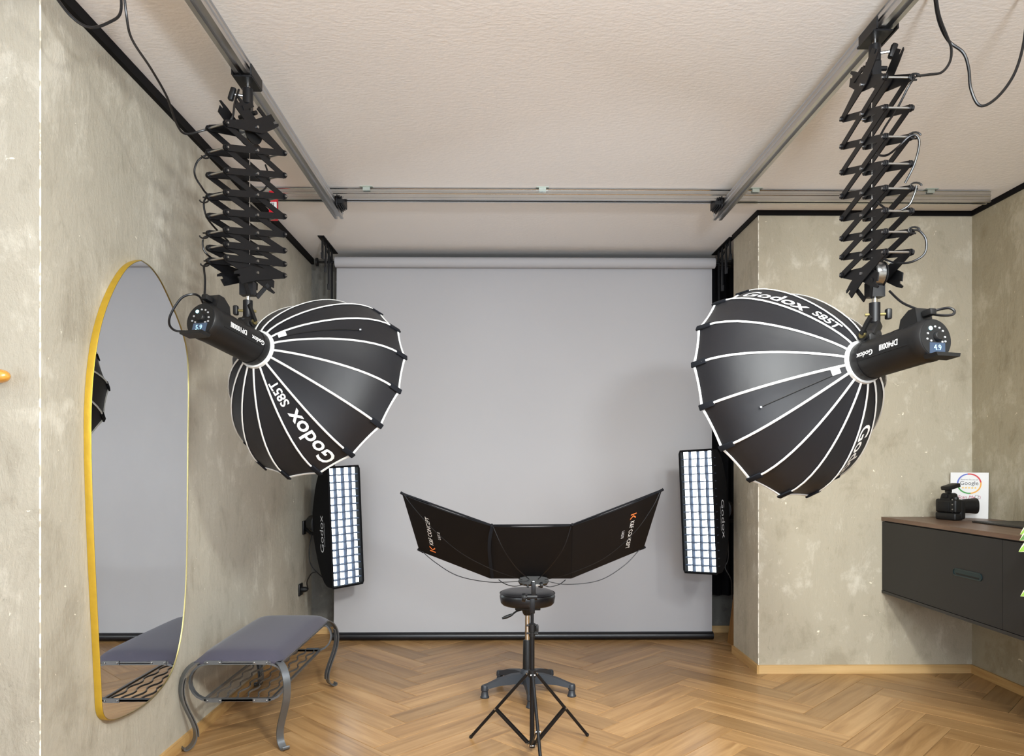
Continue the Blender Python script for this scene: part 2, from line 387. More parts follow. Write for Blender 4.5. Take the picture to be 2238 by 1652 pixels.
# ------------------------------------------------------------------ the room
H = 2.83
XL, YC, YB = -1.45, 2.31, 5.55          # left wall, its near corner, back wall
XP, YP, YPB = 1.56, 4.46, 4.94          # pillar block: left face, front face, rear face
XR = 2.877                               # right wall
REAR, XLL = -2.5, -3.3
def struct(name, mb, m, **k): return mb.build(name, m, kind='structure', smooth=0, **k)
floor = struct('floor', MB().bb(-3.5, 3.1, -2.7, 5.75, -0.12, -0.012), M['oak'])
struct('ceiling', MB().bb(-3.5, 3.1, -2.7, 5.75, H, H + 0.15), M['ceiling'])
struct('wall_left', MB().bb(XL - 0.16, XL, YC, YB + 0.15, -0.012, H), M['plaster'])
struct('wall_left_return', MB().bb(XLL - 0.16, XL - 0.16, YC, YC + 0.16, -0.012, H), M['plaster'])
struct('wall_left_far', MB().bb(XLL - 0.16, XLL, REAR, YC, -0.012, H), M['plaster'])
struct('wall_back', MB().bb(XL, XR + 0.2, YB, YB + 0.15, -0.012, H), M['plaster_shaded'])
blk = MB().plate([(XP, YP), (XR + 0.16, YP), (XR + 0.16, YB), (1.95, YB), (1.95, YPB), (XP, YPB)], (0, 0, (H - 0.012) / 2), (1, 0, 0), (0, 1, 0), H + 0.012)
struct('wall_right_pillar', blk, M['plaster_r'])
struct('wall_right', MB().bb(XR, XR + 0.16, REAR, YP, -0.012, H), M['plaster_r_shaded'])
rear = MB().bb(XLL - 0.16, XR + 0.16, REAR - 0.16, REAR, -0.012, 0.5).bb(XLL - 0.16, XR + 0.16, REAR - 0.16, REAR, 2.6, H).bb(XLL - 0.16, -2.45, REAR - 0.16, REAR, 0.5, 2.6).bb(XR - 0.05, XR + 0.16, REAR - 0.16, REAR, 0.5, 2.6)
struct('wall_rear', rear, M['plaster'])
win = struct('window_1', MB().bb(-2.45, XR - 0.05, REAR - 0.1, REAR - 0.04, 0.5, 0.56).bb(-2.45, XR - 0.05, REAR - 0.1, REAR - 0.04, 2.54, 2.6), M['white_card'])
for i in range(5):
    x = -2.42 + i * 1.305; MB().bb(x - 0.03, x + 0.03, REAR - 0.1, REAR - 0.04, 0.56, 2.54).build('mullion', M['white_card'], win, smooth=0)

# herringbone planks
PL, PW = 0.75, 0.15
def plank_mesh():
    mb = MB(); a, b, t, c = PL / 2 - 0.0008, PW / 2 - 0.0008, 0.012, 0.0012
    vs = []
    for z, i in ((-t, 0), (-c, 0), (0, c)):
        vs += [(-a + i, -b + i, z), (a - i, -b + i, z), (a - i, b - i, z), (-a + i, b - i, z)]
    fs = [(8, 9, 10, 11)]
    for k in (0, 4):
        for i in range(4): j = (i + 1) % 4; fs.append((k + i, k + j, k + 4 + j, k + 4 + i))
    mb.add(vs, fs); return mb.mesh('plank', M['oak'], 0)
pm = plank_mesh(); X0, Y0 = 0.58, 0.02
r2 = math.sqrt(2)
def add_plank(p, q, along):
    x, y = (p - q) / r2 + X0, (p + q) / r2 + Y0
    if not (-1.85 < x < 3.2 and 1.75 < y < 5.75): return
    if x < XL - 0.3 and y > YC + 0.3: return
    if x > XP + 0.35 and y > YP + 0.35: return
    o = bpy.data.objects.new('plank', pm); col.objects.link(o)
    o.location = (x, y, 0); o.rotation_euler = (0, 0, PI / 4 if along == 'p' else 3 * PI / 4); o.parent = floor
    o.location.z += random.uniform(-0.0003, 0.0003)
for j in range(-6, 7):
    for k in range(-40, 60):
        add_plank(k * PW + j * PL + PL / 2, k * PW - j * PL + PW / 2, 'p')
        add_plank(k * PW + PL + j * PL + PW / 2, (k + 1) * PW - PL / 2 - j * PL, 'q')

# baseboards and black shadow trims
bh, bt = 0.052, 0.014
struct('baseboard_left', MB().bb(XL, XL + bt, YC - bt, YB, 0, bh), M['oak_base'])
struct('baseboard_left_return', MB().bb(XLL, XL, YC - bt, YC, 0, bh), M['oak_base_x'])
struct('baseboard_back', MB().bb(XL + bt, 1.95, YB - bt, YB, 0, bh), M['oak_base_x'])
struct('baseboard_pillar_side', MB().bb(XP - bt, XP, YP - bt, YPB, 0, bh), M['oak_base'])
struct('baseboard_pillar_front', MB().bb(XP, XR, YP - bt, YP, 0, bh), M['oak_base_x'])
struct('baseboard_right', MB().bb(XR - bt, XR, REAR, YP - bt, 0, bh), M['oak_base'])
tt, th = 0.012, 0.030
struct('trim_1', MB().bb(XL, XL + 0.020, YC - 0.02, YB, H - 0.042, H), M['black_trim'])
struct('trim_2', MB().bb(XP - tt, XP, YP - tt, YPB, H - th, H), M['black_trim'])
struct('trim_3', MB().bb(XP, XR, YP - tt, YP, H - th, H), M['black_trim'])
struct('trim_4', MB().bb(XR - tt, XR, REAR, YP - tt, H - th, H), M['black_trim'])
struct('trim_5', MB().bb(XLL, XL + 0.02, YC - 0.02, YC, H - 0.042, H), M['black_trim'])
# worn plaster corner beads
struct('trim_6', MB().tube([(XL - 0.001, YC + 0.001, 0.0), (XL - 0.0005, YC, 0.9), (XL - 0.001, YC + 0.001, 1.8), (XL, YC, H)], 0.0030, 6), M['bead'])
struct('trim_7', MB().tube([(XP + 0.001, YP + 0.001, 0.05), (XP + 0.001, YP + 0.001, 1.4), (XP + 0.001, YP + 0.001, H - 0.03)], 0.0028, 6), M['bead'])

# ------------------------------------------------------------------ ceiling rail system
def rail_profile(w, h):
    a = w / 2; g = 0.004
    return [(-a, 0), (-a * 0.36, 0), (-a * 0.36, h * 0.30), (a * 0.36, h * 0.30), (a * 0.36, 0), (a, 0), (a, h * 0.16), (a - g, h * 0.22), (a - g, h * 0.50), (a, h * 0.56), (a, h * 0.66), (a - g, h * 0.72), (a - g, h * 0.94), (a, h),
            (-a, h), (-a + g, h * 0.94), (-a + g, h * 0.72), (-a, h * 0.66), (-a, h * 0.56), (-a + g, h * 0.50), (-a + g, h * 0.22), (-a, h * 0.16)]
YX = 4.13
cr = empty('cross_rail', (0.68, YX, H), 'long aluminium rail running across the whole ceiling', 'rail')
MB().plate(rail_profile(0.05, 0.060), ((-1.40 + 2.757) / 2, YX, 2.762), (0, 1, 0), (0, 0, 1), 2.757 + 1.40).build('profile', M['alu'], cr, smooth=0)
for u in (803, 1185, 1648, 2028):
    p = px(u, 418, Y=YX); MB().bb(p.x - 0.035, p.x + 0.035, YX - 0.045, YX + 0.03, H - 0.004, H).bb(p.x - 0.02, p.x + 0.02, YX - 0.034, YX - 0.0255, H - 0.022, H - 0.004).build('ceiling_clip', M['galv'], cr, smooth=0)
def long_rail(X, y0, y1, lab):
    r = empty('ceiling_rail', (X, (y0 + y1) / 2, 2.705), lab, 'rail', 'rails along the ceiling')
    MB().plate(rail_profile(0.05, 0.052), (X, (y0 + y1) / 2, 2.705), (1, 0, 0), (0, 0, 1), y1 - y0).build('profile', M['alu_dull'], r, smooth=0)
    return r
RLX, RRX = -0.955, 1.252
rl = long_rail(RLX, -0.6, 4.27, 'aluminium ceiling rail on the mirror side')
rr = long_rail(RRX, -0.6, 4.27, 'aluminium ceiling rail on the cabinet side')
for rx, s, root in ((RLX, 1, rl), (RRX, -1, rr)):
    t = empty('rail_trolley', (rx + s * 0.03, YX, 2.75), 'black trolley joining the cross rail to the ' + ('mirror' if s > 0 else 'cabinet') + ' side rail', 'trolley', 'rail trolleys')
    MB().bb(rx - 0.045, rx + 0.045, YX - 0.075, YX + 0.075, 2.7585, 2.7615).build('plate', M['black_metal'], t, smooth=0)
    for k in range(4):
        x = rx + s * (0.032 + 0.009 * k); MB().bb(x - 0.003, x + 0.003, YX - 0.06 + 0.012 * k, YX + 0.065, 2.715 + 0.006 * k, 2.775).build('fin', M['black_metal'], t, smooth=0)
    MB().bb(min(rx + s * 0.028, rx + s * 0.066), max(rx + s * 0.028, rx + s * 0.066), YX - 0.05, YX + 0.05, 2.732, 2.752).build('block', M['black_plastic'], t, smooth=0)
c = px(598, 450, Y=4.07)
rw = empty('red_tag_box', (c.x, 4.07, 2.62), 'small red box with a white sticker hanging below the cross rail behind the scissor arm', 'box')
MB().rbox((c.x, 4.07, 2.71), (0.045, 0.035, 0.16), 0.006).build('body', M['red_wrap'], rw)
MB().bb(c.x - 0.016, c.x + 0.0225, 4.0505, 4.0525, 2.685, 2.725).build('sticker', M['white_card'], rw, smooth=0)
MB().bb(c.x + 0.004, c.x + 0.008, 4.0495, 4.0505, 2.69, 2.72).bb(c.x - 0.006, c.x, 4.0495, 4.0505, 2.69, 2.72).build('bar_print', M['grey'], rw, smooth=0)
MB().tube([(c.x, 4.07, 2.79), (c.x, 4.09, 2.80), (c.x, 4.105, 2.80)], 0.004).build('hanger', M['black_metal'], rw)

# ------------------------------------------------------------------ scissor pantographs
def rounded_bar(p0, p1, w0, w1=None, seg=5):
    w1 = w0 if w1 is None else w1
    p0, p1 = V((p0[0], p0[1])), V((p1[0], p1[1])); d = (p1 - p0).normalized(); n = V((-d.y, d.x)); out = []
    for i in range(seg + 1):
        a = -PI / 2 + PI * i / seg; out.append(p1 + d * math.cos(a) * w1 / 2 + n * math.sin(a) * w1 / 2)
    for i in range(seg + 1):
        a = PI / 2 + PI * i / seg; out.append(p0 + d * math.cos(a) * w0 / 2 + n * math.sin(a) * w0 / 2)
    return [(q.x, q.y) for q in out]
def hook_plate(pc, pj, pe, w, wide):
    """bar from joint pj to pivot pc that widens into a plate ending at pe with a hook notch"""
    pc, pj, pe = V(pc), V(pj), V(pe); d = (pe - pc).normalized(); n = V((-d.y, d.x)); L = (pe - pc).length
    e = (pj - pc).normalized(); m = V((-e.y, e.x)) * (w / 2)
    def q(a, b): v = pc + d * a + n * b; return (v.x, v.y)
    pts = [tuple(pj - m), tuple(pj + e * w / 2), tuple(pj + m)]
    s = 1 if (m.dot(n) > 0) else -1
    up = [q(0.015, s * wide * 0.52), q(L * 0.8, s * wide * 0.5), q(L + 0.012, s * wide * 0.42), q(L + 0.016, s * wide * 0.26), q(L - 0.008, s * wide * 0.20), q(L - 0.010, s * wide * 0.04), q(L + 0.004, s * wide * 0.02)]
    dn = [q(L - 0.004, -s * wide * 0.5), q(0.01, -s * wide * 0.52)]
    return pts + up + dn
def pantograph(name, cx, cy, ang, piv, sep, label, rail_x, reel_at, nw=0.14, cable_pts=None):
    u = V((math.cos(ang), math.sin(ang), 0)); n = V((-u.y, u.x, 0)); zz = V((0, 0, 1)); C = V((cx, cy, 0))
    if n.y < 0: n = -n                       # n points away from the camera
    root = empty(name, (cx, cy, piv[-1] - 0.15), label, 'scissor arm', 'hanging scissor arms')
    K = len(piv)
    J = [(piv[i] + piv[i + 1]) / 2 for i in range(K - 1)]
    J = [piv[0] + (piv[0] - J[0])] + J + [piv[-1] - (J[-1] - piv[-1])]
    bw, bt_ = 0.0225, 0.0035
    for pl in (0, 1):
        for i in range(K):
            for sgn in (1, -1):
                d = (-sep / 2 if pl == 0 else sep / 2) + (0.003 if sgn > 0 else -0.003)
                o = C + n * d
                if i == 0:
                    poly = hook_plate((0, piv[0]), (sgn * nw, J[1]), (-sgn * nw * 0.62, piv[0] + (J[0] - piv[0]) * 1.15 + 0.01), bw, 0.05)
                elif i == K - 1:
                    poly = hook_plate((0, piv[-1]), (-sgn * nw, J[K - 1]), (sgn * nw * 0.62, piv[-1] + (J[K] - piv[-1]) * 1.15 - 0.01), bw, 0.05)
                else:
                    poly = rounded_bar((-sgn * nw, J[i]), (sgn * nw, J[i + 1]), bw)
                MB().plate(poly, o, u, zz, bt_).build('scissor_bar' if 0 < i < K - 1 else 'hook_plate', M['black_metal'], root, smooth=0)
            p = C + zz * piv[i] + n * (-sep / 2 if pl == 0 else sep / 2); q = -n if pl == 0 else n
            MB().cyl(p, p + q * 0.010, 0.005, n=8).build('pivot_bolt', M['bolt'], root)
    for i in range(1, K):
        for s in (-1, 1):
            p = C + u * (s * nw) + zz * J[i]
            MB().cyl(p - n * (sep / 2 + 0.012), p + n * (sep / 2 + 0.012), 0.0038, n=8).build('axle_rod', M['bolt'], root)
            for e in (-1, 1):
                MB().cyl(p + n * e * (sep / 2 + 0.004), p + n * e * (sep / 2 + 0.010), 0.0085, n=8).build('nut', M['black_metal'], root)
    zt, zb = piv[0], piv[-1]
    # upper hub: trolley under the rail, stud, socket with knob, clevis
    topz = 2.705
    MB().bb(cx - 0.033, cx + 0.033, cy - 0.055, cy + 0.055, topz - 0.010, topz - 0.004).build('trolley_plate', M['black_metal'], root, smooth=0)
    for s in (-1, 1): MB().bb(rail_x + s * 0.034 - 0.003, rail_x + s * 0.034 + 0.003, cy - 0.06, cy + 0.06, topz - 0.005, topz + 0.035).build('trolley_side', M['black_metal'], root, smooth=0)
    MB().cyl((cx, cy, topz - 0.010), (cx, cy, topz - 0.035), 0.011, n=12).build('stud', M['chrome'], root)
    MB().cyl((cx, cy, topz - 0.028), (cx, cy, topz - 0.085), 0.019, n=16).build('socket', M['black_metal'], root)
    k = V((cx, cy, topz - 0.055)); kd = V((-1 if cx < 0 else 1, -0.3, 0)).normalized()
    MB().cyl(k, k + kd * 0.045, 0.005, n=8).build('knob_stem', M['bolt'], root)
    MB().rbox(k + kd * 0.055, (0.020, 0.020, 0.050), 0.006, Matrix.Rotation(0.3, 3, 'Y')).build('knob', M['black_plastic'], root)
    MB().box((cx, cy, (topz - 0.085 + zt + 0.02) / 2), (0.03, 0.03, topz - 0.085 - zt - 0.02)).build('clevis', M['black_metal'], root, smooth=0)
    for s in (-1, 1):
        a = C + zz * (topz - 0.10) - n * sep * 0.45 + u * s * 0.012; b = C + zz * (zt + 0.045) - n * sep * 0.5 + u * s * nw * 0.45
        MB().strip([a, b], u.cross(b - a).cross(b - a).normalized() if False else n, 0.004, 0.016).build('link', M['black_metal'], root, smooth=0)
    MB().cyl(C + zz * (zt + 0.055) - n * sep * 0.5, C + zz * (zt + 0.055) + n * sep * 0.5, 0.008, n=10).build('spacer', M['black_metal'], root)
    # lower hub
    MB().box((cx, cy, zb - 0.055), (0.05, 0.04, 0.05)).build('lower_block', M['black_metal'], root, smooth=0)
    for s in (-1, 1):
        a = C + zz * (zb - 0.085) + u * s * 0.02 - n * sep * 0.3; b = C + zz * (zb - 0.03) - n * sep * 0.5 + u * s * nw * 0.42
        MB().strip([a, b], n, 0.004, 0.016).build('link', M['black_metal'], root, smooth=0)
    MB().cyl((cx, cy, zb - 0.08), (cx, cy, zb - 0.10), 0.009, n=12).build('stud', M['chrome'], root)
    # spring reel and its wire
    zr = (zt - 0.01) if reel_at == 'top' else (zb - 0.005)
    o = C + zz * zr + u * 0.01
    MB().lathe(o - n * 0.02, n, [(0, 0.012), (0, 0.042), (0.004, 0.042), (0.004, 0.038), (0.036, 0.038), (0.036, 0.042), (0.04, 0.042), (0.04, 0.012)], 24).build('reel', M['black_plastic'], root)
    MB().lathe(o - n * 0.014, n, [(0, 0.036), (0, 0.0395), (0.028, 0.0395), (0.028, 0.036)], 24).build('reel_spring', M['steelband'], root)
    MB().cyl(C + zz * (zt - 0.04) - n * 0.01, C + zz * (zb + 0.03) - n * 0.01, 0.0013, n=6).build('wire', M['chrome'], root)
    return root, u, n, J
PIV_L = [2.530, 2.444, 2.358, 2.279, 2.204, 2.138, 2.080, 2.033, 1.990]
PIV_R = [2.572, 2.472, 2.376, 2.286, 2.203, 2.127, 2.058, 1.992, 1.929]
LX, LY, RX, RY = -0.952, 2.74, 1.240, 2.43
pgL, uL, nL, JL = pantograph('scissor_arm', LX, LY, math.atan2(0.25, 0.13), [CAM_H + (z - CAM_H) * LY / 2.75 for z in PIV_L], 0.085, 'black scissor arm hanging from the ceiling on the mirror side', RLX, 'top')
pgR, uR, nR, JR = pantograph('scissor_arm', RX, RY, math.atan2(-0.29, 0.004), [CAM_H + (z - CAM_H) * RY / 2.48 for z in PIV_R], 0.079, 'black scissor arm hanging from the ceiling on the cabinet side', RRX, 'bottom')

# ------------------------------------------------------------------ studio flash heads
def flash(name, rear, front, side, model, num, top, label):
    rear, front = V(rear), V(front); a = (front - rear).normalized(); L = (front - rear).length
    s = (V(side) - a * V(side).dot(a)).normalized(); v = s.cross(a).normalized()
    if v.z < 0: v = -v
    R = 0.0635
    root = empty(name, rear + a * (L / 2), label, 'flash', 'studio flash heads')
    MB().lathe(rear, a, [(0.038, R - 0.002), (0.038, R), (L - 0.035, R)], 40, cap=False).build('body', M['black_plastic'], root)
    MB().lathe(rear, a, [(0.0, R * 0.92), (0.003, R * 0.955), (0.022, R * 1.03), (0.037, R * 1.02), (0.037, R * 0.97)], 40).build('rear_cap', M['black_plastic'], root)
    MB().lathe(rear, a, [(L - 0.034, R * 0.97), (L - 0.034, R * 1.035), (L - 0.004, R * 1.035), (L, R * 0.98)], 40).build('front_collar', M['black_plastic'], root)
    for k in range(7):
        w = 0.25 + 0.12 * k; n = (s * math.cos(w) + v * math.sin(w)); MB().box(rear + a * (L - 0.02) + n * R * 1.035, (0.001, 0.001, 0.001)) if False else None
    # seam along the side
    for w in (0.0, PI):
        n = s * math.cos(w - 0.16) + v * math.sin(w - 0.16)
        MB().tube([rear + a * t + n * (R + 0.0003) for t in (0.045, L - 0.04)], 0.0012, 6).build('seam', M['rubber'], root)
    # vents
    for g in range(3):
        for k in range(5):
            w = 0.95 + 0.09 * k; n = s * math.cos(w) + v * math.sin(w)
            t0 = 0.065 + g * 0.024; MB().tube([rear + a * t0 + n * R, rear + a * (t0 + 0.014) + n * R], 0.0012, 5).build('vent_slot', M['rubber'], root)
    # rear panel: lit button, buttons, dial, display, handle
    sr_ = a.cross(v).normalized()
    def rp(x, y, z=0.001): return rear - a * z + sr_ * x + v * y
    MB().lathe(rear, -a, [(0.0, R * 0.90), (0.0015, R * 0.89)], 32).build('rear_panel', M['rubber'], root)
    dl = MB().lathe(rp(0.004, 0.006), -a, [(0, 0.015), (0.010, 0.014), (0.012, 0.012)], 20).build('dial', M['black_plastic'], root)
    MB().lathe(rp(-0.018, 0.030), -a, [(0, 0.0065), (0.003, 0.006)], 14).build('test_button', M['lit_button'], root)
    for x, y in ((0.0, 0.036), (0.016, 0.033), (0.028, 0.024), (0.034, 0.006), (-0.030, 0.014), (-0.034, -0.003), (0.022, -0.010), (0.034, -0.008), (-0.020, -0.008)):
        MB().lathe(rp(x, y), -a, [(0, 0.0038), (0.0025, 0.003)], 10).build('button', M['button'], root)
    MB().plate([(-0.030, -0.046), (0.028, -0.046), (0.032, -0.013), (-0.026, -0.013)], rp(0, 0, 0.002), sr_, v, 0.0012).build('display', M['screen'], root, smooth=0)
    # lettering reads with the head hung upside down
    def scr(x, y): return rp(-x, -y - 0.029, 0.0042) if False else rp(x, y - 0.029, 0.0042)
    text_mesh(num, 0.024, scr, 'display_digits', M['lcdtext'], root, sub=0)
    hb = MB().plate([(-0.046, -0.052), (0.046, -0.052), (0.042, -0.063), (-0.042, -0.063)], rear - a * 0.016, s, v, 0.046)
    hb.build('handle', M['black_plastic'], root, smooth=0)
    # mains inlet hump
    hp = [(0.030, R * 0.8), (0.034, R + 0.040), (0.060, R + 0.040), (0.092, R + 0.020), (0.104, R * 0.8)]
    MB().plate(hp, rear, a, v, 0.060).build('inlet_hump', M['black_plastic'], root, smooth=0)
    MB().rbox(rear + a * 0.014 + v * (R + 0.020), (0.024, 0.020, 0.034), 0.004, Matrix((s, v, a)).transposed()).build('mains_plug', M['rubber'], root)
    # side lettering, reading leftwards and upside down
    def sidemap(t0, w0):
        sg = -1 if s.x > 0 else 1
        def f(x, y):
            w = w0 - y / R; n = s * math.cos(w) + v * math.sin(w)
            return rear + a * (t0 + sg * x) + n * (R + 0.0008)
        return f
    text_mesh(model, 0.026, sidemap(0.115, 0.16), 'model_print', M['print'], root, bold=0.0005, sub=1, width=0.82)
    text_mesh('Godox', 0.024, sidemap(L - 0.070, 0.10), 'maker_print', M['print'], root, bold=0.0005, sub=1)
    # tilting bracket up to the scissor arm
    m0 = rear + a * (((top - rear).dot(a))); base = m0 + v * (R - 0.004)
    top = V(top)
    MB().rbox(base + v * 0.012, (0.045, 0.040, 0.028), 0.006, Matrix((s, a, v)).transposed()).build('mount_foot', M['black_plastic'], root)
    c0 = base + v * 0.022
    MB().cyl(c0 - s * 0.030, c0 + s * 0.030, 0.019, n=20).build('tilt_joint', M['black_plastic'], root)
    MB().cyl(c0 + s * 0.030, c0 + s * 0.036, 0.012, n=16).build('joint_cap', M['brass'], root)
    MB().strip([c0 + s * 0.036, c0 + s * 0.038 - a * 0.03 + v * 0.03, c0 + s * 0.040 - a * 0.05 + v * 0.045], s, 0.008, 0.014).build('lever', M['black_plastic'], root)
    up = V((top.x, top.y, top.z))
    q0 = V((c0.x, c0.y, c0.z)); q1 = V((top.x, top.y, top.z - 0.075))
    MB().rbox((q0 + q1) / 2, (0.040, 0.034, (q1 - q0).length + 0.02), 0.005, (q1 - q0).to_track_quat('Z', 'Y').to_matrix()).build('mount_arm', M['black_plastic'], root)
    MB().cyl(q1, q1 + V((0, 0, 0.012)), 0.011, n=12).build('stud', M['chrome'], root)
    MB().cyl(q1 + V((0, 0, 0.010)), up, 0.0175, n=16).build('spigot_socket', M['black_metal'], root)
    kk = q1 + V((0, 0, 0.036)); kd = V((-1 if top.x < 0 else 1, -0.25, 0)).normalized()
    MB().cyl(kk - kd * 0.03, kk + kd * 0.035, 0.005, n=8).build('knob_stem', M['brass'], root)
    MB().rbox(kk + kd * 0.042, (0.018, 0.022, 0.036), 0.005).build('knob', M['black_plastic'], root)
    return root, a, s, v
ringL, rearL = px(560, 763, Y=2.767), px(438.7, 698.7, Y=2.50)
ringR, rearR = px(1889, 790.5, Y=2.433), px(2045, 739.7, Y=2.165)
zbL, zbR = CAM_H + (PIV_L[-1] - CAM_H) * LY / 2.75, CAM_H + (PIV_R[-1] - CAM_H) * RY / 2.48
flL, aL, sL, vL = flash('studio_flash', rearL, ringL, (1, -0.38, 0), 'DP1000III', '5.9', V((LX, LY, zbL - 0.098)), 'black flash head hung by the mirror, holding a softbox')
flR, aR, sR, vR = flash('studio_flash', rearR, ringR, (-1, -0.29, 0), 'DP400III', '4.9', V((RX, RY, zbR - 0.098)), 'black flash head hung on the cabinet side, holding a softbox')

# ------------------------------------------------------------------ deep umbrella softboxes
def dome(name, ring, a, rim, n, roll, sgn, label, prints, tag_i, zip_i):
    ring, a, rim, n = V(ring), V(a), V(rim), V(n).normalized()
    zz = V((0, 0, 1)); R0, R1, NR = 0.066, 0.40, 16
    un = n.cross(zz).normalized(); vn = un.cross(n); ua = a.cross(zz).normalized(); va = ua.cross(a)
    root = empty(name, ring, label, 'softbox', 'deep round softboxes')
    ribs = []
    T = 14
    for i in range(NR):
        t = roll + sgn * i * 2 * PI / NR
        ra = math.cos(t) * ua + math.sin(t) * va; rn = math.cos(t) * un + math.sin(t) * vn
        p0 = ring + ra * R0; p3 = rim + rn * R1
        p1 = p0 + ra * 0.105 + a * 0.035; p2 = p3 - n * 0.170 + rn * 0.000
        ribs.append([(1 - q) ** 3 * p0 + 3 * (1 - q) ** 2 * q * p1 + 3 * (1 - q) * q * q * p2 + q ** 3 * p3 for q in [k / T for k in range(T + 1)]])
    axis0, axis1 = ring, rim
    def surf(i, k, f):
        """point on panel i at rib station k (float) and across fraction f, with a slight sag"""
        A, B = ribs[i % NR], ribs[(i + 1) % NR]; k = min(max(k, 0.0), T - 1e-6); k0 = int(k); fr = k - k0
        pa = A[k0].lerp(A[k0 + 1], fr); pb = B[k0].lerp(B[k0 + 1], fr); p = pa.lerp(pb, f)
        ctr = axis0.lerp(axis1, k / T * 0.8); inw = (ctr - p).normalized()
        return p + inw * (0.005 * (pb - pa).length / 0.166 * 4 * f * (1 - f)), -inw
    for i in range(NR):
        rows = [[surf(i, k, f / 6)[0] for f in range(7)] for k in range(T + 1)]
        if sgn > 0: rows = [r[::-1] for r in rows]
        MB().shell(rows, 0.0015).build('panel', M['fabric'], root, smooth=60)
    for i in range(NR):
        A = ribs[i]; out = [p + (p - axis0.lerp(axis1, k / T * 0.8)).normalized() * 0.002 for k, p in enumerate(A)]
        # white piping over each rib, ending at the black hook-and-loop tab
        pw = []
        for k, p in enumerate(out[:-1]):
            tg = (out[min(k + 1, T)] - out[max(k - 1, 0)]).normalized(); w = tg.cross((p - axis0.lerp(axis1, k / T * 0.8)).normalized()).normalized()
            pw.append((p, w, tg))
        mb = MB(); vs = []
        for p, w, tg in pw:
            nn = w.cross(tg); hw = 0.0043
            for e, f in ((-1, 0), (-0.6, 1), (0.6, 1), (1, 0)): vs.append(p + w * hw * e + nn * 0.0028 * (f if nn.dot(p - rim) > 0 else -f))
        fs = [(j * 4 + k, j * 4 + k + 1, j * 4 + k + 5, j * 4 + k + 4) for j in range(len(pw) - 1) for k in range(3)]
        mb.add(vs, fs).build('rib_piping', M['piping'], root, smooth=60)
        # tab
        e0 = A[T] + n * 0.004; tg = (A[T] - A[T - 2]).normalized(); rn = (A[T] - rim).normalized(); w = tg.cross(rn).normalized()
        MB().rbox(e0 - tg * 0.026 + rn * 0.005, (0.021, 0.060, 0.008), 0.003, Matrix((w, tg, w.cross(tg))).transposed()).build('rim_tab', M['velcro'], root)
    rimpts = []
    for i in range(NR):
        p, q = ribs[i][T], ribs[(i + 1) % NR][T]
        for f in (0.0, 0.25, 0.5, 0.75): r = p.lerp(q, f); rimpts.append(r - (r - rim).normalized() * 0.006 * 4 * f * (1 - f))
    MB().tube(rimpts, 0.0052, 6, closed=True).build('rim_piping', M['piping'], root)
    MB().lathe(ring - a * 0.008, a, [(0, R0 - 0.002), (0, R0 + 0.007), (0.012, R0 + 0.009), (0.016, R0 - 0.002)], 40, cap=False).build('mount_ring', M['piping'], root)
    dv = MB(); rows = []
    for k in range(7):
        rows.append([rim - n * 0.012 + (rimpts[j % 64] - rim) * (0.985 * k / 6) for j in range(65)])
    dv.grid(rows).build('diffuser', M['diff_white'], root, smooth=60)
    # lettering
    def arclen(i):
        L = [0.0]
        for k in range(T): L.append(L[-1] + (surf(i, k + 1, .5)[0] - surf(i, k, .5)[0]).length)
        return L
    for pi_, body, size, at, rev, wid in prints:
        L = arclen(pi_)
        def mp(x, y, pi_=pi_, L=L, at=at, rev=rev):
            d = at + (-x if rev else x); d = min(max(d, 0.001), L[-1] - 0.001)
            k = 0
            while k < T - 1 and L[k + 1] < d: k += 1
            kk = k + (d - L[k]) / (L[k + 1] - L[k])
            p0, _ = surf(pi_, kk, 0.0); p1, _ = surf(pi_, kk, 1.0); w = (p1 - p0).length
            yy = y if rev else -y
            f = 0.5 + (yy if sgn < 0 else -yy) / w
            p, o = surf(pi_, kk, min(max(f, 0), 1)); return p + o * 0.0022
        text_mesh(body, size, mp, 'lettering', M['print'], root, bold=size * 0.018, sub=2, width=wid)
    # care label and zip
    p, o = surf(tag_i, 1.6, 0.3); q, _ = surf(tag_i, 2.4, 0.3); tg = (q - p).normalized(); w = tg.cross(o).normalized()
    MB().box(p + o * 0.005, (0.022, 0.030, 0.0012), Matrix((w, tg, o)).transposed()).build('care_label', M['print'], root, smooth=0)
    zp = [surf(zip_i, k, 0.5) for k in (2.0, 3, 4, 5, 6, 7, 8, 9)]
    MB().tube([p + o * 0.003 for p, o in zp], 0.0022, 6).build('zip', M['rubber'], root)
    p, o = zp[-1]; MB().box(p + o * 0.006, (0.007, 0.010, 0.006)).build('zip_pull', M['bolt'], root, smooth=0)
    return root
dome('round_softbox', ringL + aL * 0.004, aL, (-0.7525, 3.0737, 1.5903), (0.44022, 0.79389, -0.41946), 1.1073, -1,
     'black round softbox with white ribs on the flash by the mirror', [(5, 'Godox', 0.088, 0.335, True, 1.0), (5, 'S85T', 0.050, 0.130, True, 1.0), (13, 'Godox', 0.088, 0.335, True, 1.0)], 1, 1)
dome('round_softbox', ringR + aR * 0.004, aR, (1.0146, 2.7434, 1.5456), (-0.49981, 0.82838, -0.25293), 1.7516, 1,
     'black round softbox with white ribs on the flash above the cabinet side', [(0, 'Godox', 0.088, 0.335, True, 1.0), (0, 'S85T', 0.050, 0.130, True, 1.0), (8, 'Godox', 0.088, 0.29, False, 1.0)], 4, 4)

